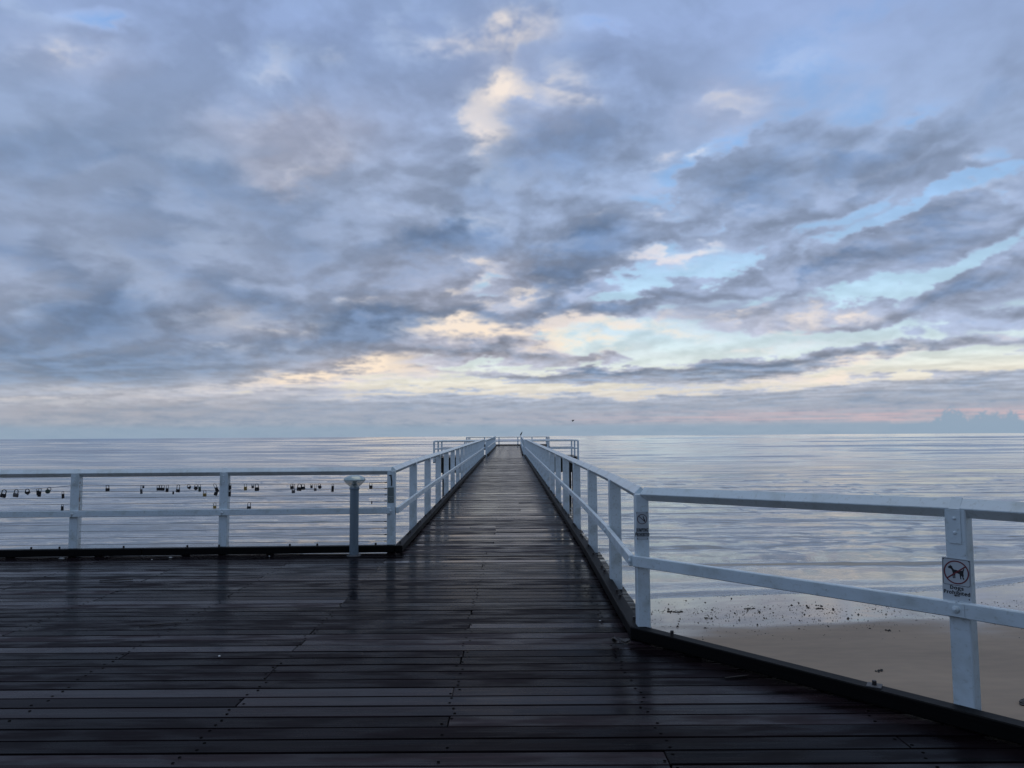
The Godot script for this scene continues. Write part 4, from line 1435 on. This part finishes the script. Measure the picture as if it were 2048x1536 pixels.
func cloud_controls() -> void:
	# each cloud mass or gap: centre, half length, half height, slope in degrees, thickness added
	var masses := [
		# the right-hand bars of stratocumulus
		[1580, 350, 240, 56, 12, .62], [1560, 415, 150, 36, 10, .42], [1790, 355, 190, 36, 20, .55], [1920, 225, 190, 44, 17, .62], [1990, 345, 130, 28, 22, .42], [1740, 300, 90, 34, 30, .35],
		[1360, 588, 200, 23, 16, .80], [1560, 570, 240, 24, 17, .75], [1790, 490, 200, 28, 21, .80], [1870, 612, 260, 27, 12, .85], [2010, 535, 160, 30, 20, .80], [1960, 455, 150, 22, 22, .6],
		[1600, 624, 150, 16, 8, .6], [1980, 655, 160, 16, 10, .7], [1700, 645, 130, 11, 8, .5], [1480, 470, 120, 20, 14, .40], [1560, 512, 120, 15, 16, .40],
		[1560, 730, 300, 15, 6, .95], [1910, 693, 170, 13, 3, .95], [1460, 748, 150, 12, 2, .55], [1830, 757, 180, 8, 4, .7],
		[1160, 612, 140, 24, 8, .6], [1080, 575, 120, 30, 10, .6], [1200, 240, 120, 55, 22, .40], [1140, 110, 90, 46, 30, .35], [1330, 130, 190, 100, 30, .28],
		[1260, 460, 170, 46, 12, .4], [1010, 490, 220, 50, 0, .38], [880, 475, 130, 40, 0, .34], [770, 570, 120, 40, 5, .40], [1100, 340, 190, 60, 0, .28], [1190, 520, 150, 40, 8, .4],
		[880, 645, 190, 24, 3, .6], [720, 650, 130, 34, 4, .5], [860, 703, 200, 12, 2, .65], [1110, 718, 150, 10, -3, .8], [980, 692, 110, 9, 3, .45], [1120, 752, 160, 10, 2, .85], [1000, 785, 110, 7, 0, .5], [1300, 742, 140, 6, 4, .6],
		[640, 690, 160, 20, 3, .4],
		[200, 660, 420, 70, 2, .72], [110, 520, 190, 60, -25, .22], [330, 480, 150, 60, -25, .2], [490, 575, 170, 26, -20, .42], [60, 290, 220, 60, 10, .45], [440, 385, 130, 30, -14, .45], [590, 500, 130, 50, -25, .26], [240, 742, 420, 26, 1, .45], [640, 470, 110, 40, -20, .22],
		[330, 335, 130, 16, -10, .2], [150, 345, 130, 22, 16, .25], [70, 520, 90, 20, -35, .3], [300, 430, 160, 18, -14, .2], [820, 470, 100, 26, 4, .3], [900, 380, 140, 40, 0, .12],
		# gaps where the sky shows or thins
		[1280, 370, 110, 26, 12, -.5], [1320, 420, 130, 18, 8, -.45], [1560, 245, 220, 60, 20, -.08], [1690, 215, 110, 46, 20, -.12], [1500, 130, 220, 80, 15, -.14], [1640, 390, 22, 30, 40, -.7], [1700, 360, 70, 9, 25, -.5], [1420, 320, 90, 16, 25, -.35], [1840, 60, 200, 80, 0, -.1],
		[1860, 418, 280, 13, 21, -.9], [1990, 325, 60, 22, 10, -.5], [1950, 395, 70, 20, 20, -.5], [1660, 530, 120, 15, 18, -.85], [1900, 535, 170, 12, 18, -.8], [1370, 505, 100, 18, 12, -.7], [1480, 600, 100, 12, 20, -.45], [1240, 580, 120, 14, 10, -.65], [1330, 628, 180, 14, 14, -.45], [1760, 570, 160, 9, 18, -.4],
		[940, 548, 60, 18, 14, -.45], [1010, 577, 90, 12, 2, -.6], [980, 600, 60, 8, 4, -.4], [740, 597, 60, 10, 0, -.35], [1220, 640, 140, 18, 0, -.4], [1120, 668, 180, 14, -2, -.35],
		[1450, 690, 320, 22, 1, -.95], [1290, 685, 150, 30, 0, -.75], [1220, 735, 170, 9, 0, -.75], [960, 722, 140, 9, 0, -.8], [1120, 778, 210, 17, 0, -.95], [780, 755, 170, 8, 4, -.4], [880, 772, 220, 12, 0, -.6], [1790, 722, 220, 9, 8, -1.0], [1960, 722, 160, 14, 3, -1.0], [1740, 752, 130, 11, 5, -.8], [1500, 777, 220, 8, 3, -.6], [1890, 672, 200, 7, 4, -.5], [1400, 655, 120, 10, 4, -.3],
		[1450, 525, 130, 12, 16, -.5], [1720, 418, 110, 14, 24, -.5], [1850, 300, 120, 12, 20, -.4], [1640, 600, 150, 7, 16, -.45], [1830, 558, 160, 8, 16, -.55], [1990, 592, 110, 8, 14, -.5], [1780, 655, 170, 8, 6, -.5], [1280, 556, 120, 9, 12, -.5], [1500, 440, 90, 13, 14, -.4], [1400, 450, 90, 12, 10, -.45], [1950, 492, 130, 8, 20, -.5], [1480, 285, 120, 18, 22, -.2], [1830, 200, 90, 14, 22, -.25],
		[480, 780, 160, 8, 5, -.45], [650, 792, 200, 12, 2, -.35], [175, 5, 60, 18, 0, -.5], [1200, 8, 40, 20, 20, -.4],
	]
	# parts of the clouds that catch the dawn: centre, half sizes, slope, strength
	var glow := [
		[1065, 45, 75, 40, 25, .95], [1030, 95, 50, 40, 60, .6], [1145, 150, 36, 40, 20, .75], [1100, 185, 80, 18, 14, .5], [1000, 240, 42, 66, -25, .9], [1030, 205, 40, 20, 30, .5], [965, 290, 26, 26, 0, .5], [905, 85, 50, 40, 20, .55], [930, 105, 60, 22, 0, .4], [815, 50, 34, 60, 10, .45], [690, 110, 30, 18, 0, .5],
		[560, 118, 55, 20, 10, .5], [450, 85, 24, 12, -20, .35], [160, 70, 60, 22, 15, .5], [70, 105, 60, 24, 10, .35], [520, 235, 100, 34, 4, .20], [600, 280, 110, 60, 0, .16], [590, 368, 60, 10, 16, .34], [680, 322, 60, 16, 0, .22], [80, 8, 80, 14, -10, .3],
		[1330, 305, 24, 14, 0, .95], [1310, 340, 12, 8, 0, .6], [1400, 325, 34, 8, 25, .75], [1430, 212, 26, 12, 0, .5], [1490, 218, 34, 8, 0, .45], [1465, 240, 40, 9, 0, .5], [1310, 413, 40, 9, 6, .85], [1190, 440, 26, 6, 0, .8], [1560, 120, 60, 20, 20, .35], [970, 440, 30, 12, 10, .45], [820, 408, 50, 9, -8, .4], [1255, 255, 34, 7, 0, .3], [1000, 350, 50, 14, -10, .25],
		[1330, 527, 50, 9, 4, .95], [1410, 500, 36, 12, 20, .95], [930, 545, 60, 16, 14, .9], [870, 577, 26, 8, 0, .9], [1050, 583, 50, 8, 2, .8], [720, 597, 50, 9, 0, .75], [960, 605, 60, 6, 2, .6], [1480, 618, 30, 9, 25, .9], [1660, 627, 90, 12, 4, .95], [1740, 630, 40, 9, 0, .7], [1580, 655, 60, 6, 4, .7],
		[1060, 650, 180, 12, 2, .75], [905, 672, 60, 10, 0, .95], [1110, 672, 110, 10, -2, .8], [1150, 690, 70, 8, 6, .9], [1000, 660, 80, 7, 0, .6], [1200, 715, 60, 7, 8, .8], [940, 705, 140, 4, 0, .6], [1330, 660, 80, 6, -4, .8], [1300, 640, 120, 10, 0, .5], [1500, 698, 130, 5, 4, .7], [1560, 668, 40, 5, 2, .7],
		[720, 735, 90, 12, 6, .95], [640, 752, 120, 10, 3, .75], [820, 745, 120, 8, 0, .6], [520, 770, 120, 9, 6, .55], [860, 757, 160, 5, 0, .5], [500, 640, 110, 20, 2, .38], [580, 655, 60, 8, 0, .4], [450, 697, 40, 5, 0, .6], [610, 695, 60, 5, 0, .45], [100, 790, 160, 6, 2, .5], [60, 803, 120, 6, 0, .4], [300, 800, 140, 6, 3, .35],
		[1800, 712, 180, 7, 9, .75], [1680, 752, 60, 10, 20, .8], [1560, 765, 160, 6, 3, .6], [1900, 757, 120, 5, 6, .6], [1960, 322, 24, 12, 0, .85], [1450, 755, 110, 7, 0, .5], [1860, 685, 120, 4, 3, .55], [2000, 675, 90, 4, 4, .5], [2000, 395, 60, 6, 22, .4],
		[430, 490, 60, 22, -20, .22], [30, 590, 50, 40, -40, .24], [250, 540, 120, 34, -22, .22], [380, 330, 60, 24, -25, .14], [470, 545, 60, 18, -20, .16],
	]
	var warm := [
		[1080, 690, 360, 60, 0, .9], [680, 745, 240, 40, 4, .95], [920, 560, 240, 60, 0, .6], [580, 265, 170, 70, 0, .75], [590, 358, 100, 36, 10, 1.0], [480, 650, 200, 40, 0, .65], [1750, 735, 380, 34, 5, .7], [200, 810, 330, 36, 2, .55], [1620, 640, 240, 30, 5, .5], [1040, 150, 110, 170, 10, .45], [1450, 225, 90, 50, 0, .6], [720, 300, 260, 110, 0, .3], [160, 80, 120, 50, 0, .4],
	]
	ctl_t.resize(CNX * CNY)
	ctl_r.resize(CNX * CNY)
	ctl_w.resize(CNX * CNY)
	for j in CNY:
		var y := CY0 + j * CSTEP
		for i in CNX:
			var x := CX0 + i * CSTEP
			var t := 0.62 + 0.10 * smoothstep(900.0, 0.0, x) - (0.16 + .14 * smoothstep(330.0, 450.0, y)) * smoothstep(1150.0, 1400.0, x) * smoothstep(780.0, 740.0, y)
			t += -0.10 * smoothstep(560.0, 700.0, y) * smoothstep(500.0, 1000.0, x)
			t += 0.32 * smoothstep(786.0, 812.0, y + (x - 1348.0) * 0.075 * smoothstep(1300.0, 1400.0, x))
			# the sky thickens and darkens away from the dawn
			t += 0.45 * smoothstep(-50.0, -900.0, x) + 0.45 * smoothstep(2150.0, 3000.0, x) + 0.30 * smoothstep(-150.0, -900.0, y)
			ctl_t[j * CNX + i] = t
			ctl_w[j * CNX + i] = 0.08
	for b in masses:
		if b[0] > 1250 and b[5] > 0.0 and b[1] < 670:
			b[5] *= 0.78
		elif b[0] > 1250 and b[5] < 0.0 and b[1] < 640:
			b[5] *= 0.80
	for b in glow:
		var wide := 1.25 if b[1] < 480 else 1.25
		b[2] *= wide
		b[3] *= wide
		b[5] *= 0.66 if b[1] < 260 and b[0] > 780 and b[0] < 1200 else 0.86
	ctl_t = lay(ctl_t, masses)
	ctl_r = lay(ctl_r, glow)
	ctl_w = lay(ctl_w, warm)

func stops(e: float, s: Array) -> Color:
	for k in range(1, s.size()):
		if e <= s[k][0]:
			var f: float = (e - s[k - 1][0]) / (s[k][0] - s[k - 1][0])
			return Color(lerpf(s[k - 1][1], s[k][1], f), lerpf(s[k - 1][2], s[k][2], f), lerpf(s[k - 1][3], s[k][3], f))
	var l: Array = s[s.size() - 1]
	return Color(l[1], l[2], l[3])

func noise_of(sd: int, freq: float, oct: int, gain := 0.5) -> FastNoiseLite:
	var n := FastNoiseLite.new()
	n.seed = sd
	n.noise_type = FastNoiseLite.TYPE_SIMPLEX_SMOOTH
	n.frequency = freq
	n.fractal_type = FastNoiseLite.FRACTAL_FBM
	n.fractal_octaves = oct
	n.fractal_gain = gain
	return n

func sky_block(w: int, h: int, x0: int, y0: int, nx: int, ny: int) -> Image:
	# part of a panorama of w x h pixels
	var n1 := noise_of(11, 1.5, 3)
	var n2 := noise_of(23, 1.5, 3)
	var n3 := noise_of(37, 2.9, 6, 0.56)
	var n4 := noise_of(51, 1.0, 4)
	var n6 := noise_of(91, 4.6, 4, 0.55)
	var n5 := noise_of(71, 13.0, 4, 0.62)
	var clear := [[0, .655, .725, .775], [1.6, .72, .745, .79], [2.8, .87, .835, .795], [4.2, .935, .91, .835], [5.6, .875, .925, .905], [8, .79, .90, .945], [11, .725, .865, .95], [15, .64, .79, .945], [20, .56, .73, .93], [30, .45, .64, .89], [45, .38, .56, .84], [90, .32, .48, .76]]
	var grey := [[0, .62, .675, .735], [1.5, .655, .685, .745], [3.5, .64, .68, .75], [7, .60, .65, .745], [12, .57, .63, .74], [20, .555, .63, .755], [30, .55, .635, .795], [50, .50, .605, .73], [90, .46, .575, .68]]
	var deg := 180.0 / PI
	# colours by elevation, tabled
	var tab_c: Array[Color] = []
	var tab_g: Array[Color] = []
	for j in ny:
		var e := (0.5 - (y0 + j + 0.5) / float(h)) * 180.0
		tab_c.append(stops(maxf(e, 0.0), clear))
		tab_g.append(stops(maxf(e, 0.0), grey))
	var data := PackedByteArray()
	data.resize(nx * ny * 3)
	var cp := cos(PITCH)
	var sp := sin(PITCH)
	var cr := cos(ROLL)
	var sr := sin(ROLL)
	var at := 0
	for j in ny:
		var el := (0.5 - (y0 + j + 0.5) / float(h)) * PI
		var e := el * deg
		var dy := sin(el)
		var ce := cos(el)
		var base_c := tab_c[j]
		var base_g := tab_g[j]
		var iv := 1.0 / (maxf(dy, 0.0) + lerpf(.17, .27, smoothstep(1.0, 6.0, e)))
		var vwarp := clampf(e / 16.0, 0.08, 1.0)
		for i in nx:
			var az := ((x0 + i + 0.5) / float(w) - 0.5) * TAU
			var dx := sin(az) * ce
			var dz := -cos(az) * ce
			var u := dx * iv
			var v := dz * iv
			# bearing in the photograph's frame; behind the camera it stays far outside
			var yy := cp * dy + sp * dz
			var zz := -sp * dy + cp * dz
			var px := 99999.0
			var py := 0.0
			if zz < -0.15:
				var u2 := FOCAL * dx / -zz
				var v2 := -FOCAL * yy / -zz
				px = 1024.0 + cr * u2 - sr * v2
				py = 768.0 + sr * u2 + cr * v2
			var wa := n1.get_noise_2d(u, v)
			var wb := n2.get_noise_2d(u, v)
			var fine := n3.get_noise_2d(u + wa * 0.05, v + wb * 0.05)
			var fine2 := n3.get_noise_2d(u + wa * 0.05 + 0.03, v + wb * 0.05 - 0.06)
			var grain := n5.get_noise_2d(u * 0.8 + fine * 0.04, v)
			var puff := 0.30 - absf(n6.get_noise_2d(u + wa * .06, v + wb * .06)) # rounded heads
			var busy := 0.46 + 0.50 * smoothstep(450.0, 1000.0, px) * smoothstep(100.0, 420.0, py) + .30 * smoothstep(480.0, 640.0, py)
			var t := 0.78
			var r := 0.2
			var w_ := 0.15
			var fx := (px + wa * 50.0 + (fine * 60.0 + grain * 16.0) - CX0) / CSTEP
			var fy := (py + (wb * 40.0 + fine2 * 60.0 + grain * 14.0) * vwarp - CY0) / CSTEP
			var gx := clampf(fx, 0.0, CNX - 1.01)
			var gy := clampf(fy, 0.0, CNY - 1.01)
			var ix := int(gx)
			var iy := int(gy)
			var ax := gx - ix
			var ay := gy - iy
			var o := iy * CNX + ix
			t = lerpf(lerpf(ctl_t[o], ctl_t[o + 1], ax), lerpf(ctl_t[o + CNX], ctl_t[o + CNX + 1], ax), ay)
			r = lerpf(lerpf(ctl_r[o], ctl_r[o + 1], ax), lerpf(ctl_r[o + CNX], ctl_r[o + CNX + 1], ax), ay)
			w_ = lerpf(lerpf(ctl_w[o], ctl_w[o + 1], ax), lerpf(ctl_w[o + CNX], ctl_w[o + CNX + 1], ax), ay)
			t += (fine * 0.46 + grain * 0.14 + puff * 0.34) * busy + n4.get_noise_2d(u, v) * 0.12
			# colours: open sky, thin veil, cloud, thick cloud; then what the dawn lights
			var k1 := 0.16 + 0.84 * smoothstep(0.0, 0.42, t)
			var k2 := smoothstep(0.22, 0.70, t)
			var k3 := smoothstep(0.70, 1.75, t)
			w_ = minf(w_, 1.0)
			var gr := base_g.r + w_ * .05
			var gg := base_g.g + w_ * .008
			var gb := base_g.b - w_ * .03
			var edge_lit := 1.12 + 0.10 * r
			var cr_ := lerpf(base_c.r, minf(gr * edge_lit, .92), k1)
			var cg_ := lerpf(base_c.g, minf(gg * edge_lit, .92), k1)
			var cb_ := lerpf(base_c.b, minf(gb * edge_lit, .94), k1)
			cr_ = lerpf(lerpf(cr_, gr, k2), gr * .71, k3)
			cg_ = lerpf(lerpf(cg_, gg, k2), gg * .79, k3)
			cb_ = lerpf(lerpf(cb_, gb, k2), gb * .86, k3)
			# billows: the side turned to the light a little brighter
			var rel := 1.0 + ((clampf((fine - fine2) * 0.36, -0.10, 0.12) + grain * 0.075 + puff * 0.10) * busy) * (0.35 + 0.65 * k2) * smoothstep(0.5, 5.0, e)
			cr_ *= rel
			cg_ *= rel
			cb_ *= rel
			var hl := minf(r, 1.0) * clampf(0.66 + fine * 1.6 + grain * 0.9 + puff * .6, 0.08, 1.0)
			var pale := smoothstep(.20, .60, r)
			cr_ = lerpf(cr_, lerpf(gr * 1.35, lerpf(.925, .99, w_), pale), hl)
			cg_ = lerpf(cg_, lerpf(gg * 1.30, lerpf(.905, .915, w_), pale), hl)
			cb_ = lerpf(cb_, lerpf(minf(gb * 1.22, .93), lerpf(.925, .830, w_), pale), hl)
			# low haze bank on the sea horizon with far cumulus heads to the right
			if e < 4.5:
				var q := n5.get_noise_2d(az * 9.0, 3.0)
				var edge := 0.66 + 0.10 * n4.get_noise_2d(az * 6.0, 7.0)
				if px < 9999.0 and px > 1780.0:
					var s1 := exp(-pow((px - 1902.0) / 26.0, 2.0)) * 0.95
					s1 += exp(-pow((px - 1965.0) / 16.0, 2.0)) * 0.62 + exp(-pow((px - 1992.0) / 11.0, 2.0)) * 0.42 + exp(-pow((px - 2022.0) / 15.0, 2.0)) * 0.66 + 0.1
					edge += s1 * (1.0 + 0.9 * n5.get_noise_2d(az * 60.0, e * 6.0) + .3 * q) * smoothstep(1780.0, 1870.0, px)
				var soft := 0.10 if px > 1780.0 and px < 9999.0 else 0.40
				var hz := smoothstep(edge + soft, edge - 0.06, e) * (.95 if soft < .2 else .75)
				var pink := smoothstep(0.5, 1.1, e) * smoothstep(2.2, 1.2, e) * smoothstep(700.0, 2000.0, px if px < 9999.0 else 0.0) * clampf(0.55 + 1.6 * n3.get_noise_2d(az * 2.0, e * 1.7), 0.0, 1.0)
				cr_ = lerpf(cr_, .86, pink * .85)
				cg_ = lerpf(cg_, .74, pink * .75)
				cb_ = lerpf(cb_, .745, pink * .75)
				cr_ = lerpf(cr_, .57, hz)
				cg_ = lerpf(cg_, .65, hz)
				cb_ = lerpf(cb_, .73, hz)
			var dith := (((i * 7 + j * 13) % 17) / 17.0) - 0.5
			data[at] = clampi(int(cr_ * 255.0 + .5 + dith), 0, 255)
			data[at + 1] = clampi(int(cg_ * 255.0 + .5 + dith), 0, 255)
			data[at + 2] = clampi(int(cb_ * 255.0 + .5 + dith), 0, 255)
			at += 3
	return Image.create_from_data(nx, ny, false, Image.FORMAT_RGB8, data)

func make_sky() -> Sky:
	cloud_controls()
	var pano := sky_block(1024, 512, 0, 0, 1024, 260)
	var full := Image.create(1024, 512, false, Image.FORMAT_RGB8)
	full.fill(Color(.58, .66, .74))
	full.blit_rect(pano, Rect2i(0, 0, 1024, 260), Vector2i.ZERO)
	full.resize(4096, 2048, Image.INTERPOLATE_CUBIC)
	# the part in front in full fineness
	var part := sky_block(4096, 2048, 1520, 600, 1056, 436)
	full.blit_rect(part, Rect2i(0, 0, 1056, 436), Vector2i(1520, 600))
	var turned := Image.create(4096, 2048, false, Image.FORMAT_RGB8) # a panorama's first column looks along -z
	turned.blit_rect(full, Rect2i(2048, 0, 2048, 2048), Vector2i.ZERO)
	turned.blit_rect(full, Rect2i(0, 0, 2048, 2048), Vector2i(2048, 0))
	var m := PanoramaSkyMaterial.new()
	m.panorama = ImageTexture.create_from_image(turned)
	var s := Sky.new()
	s.sky_material = m
	return s
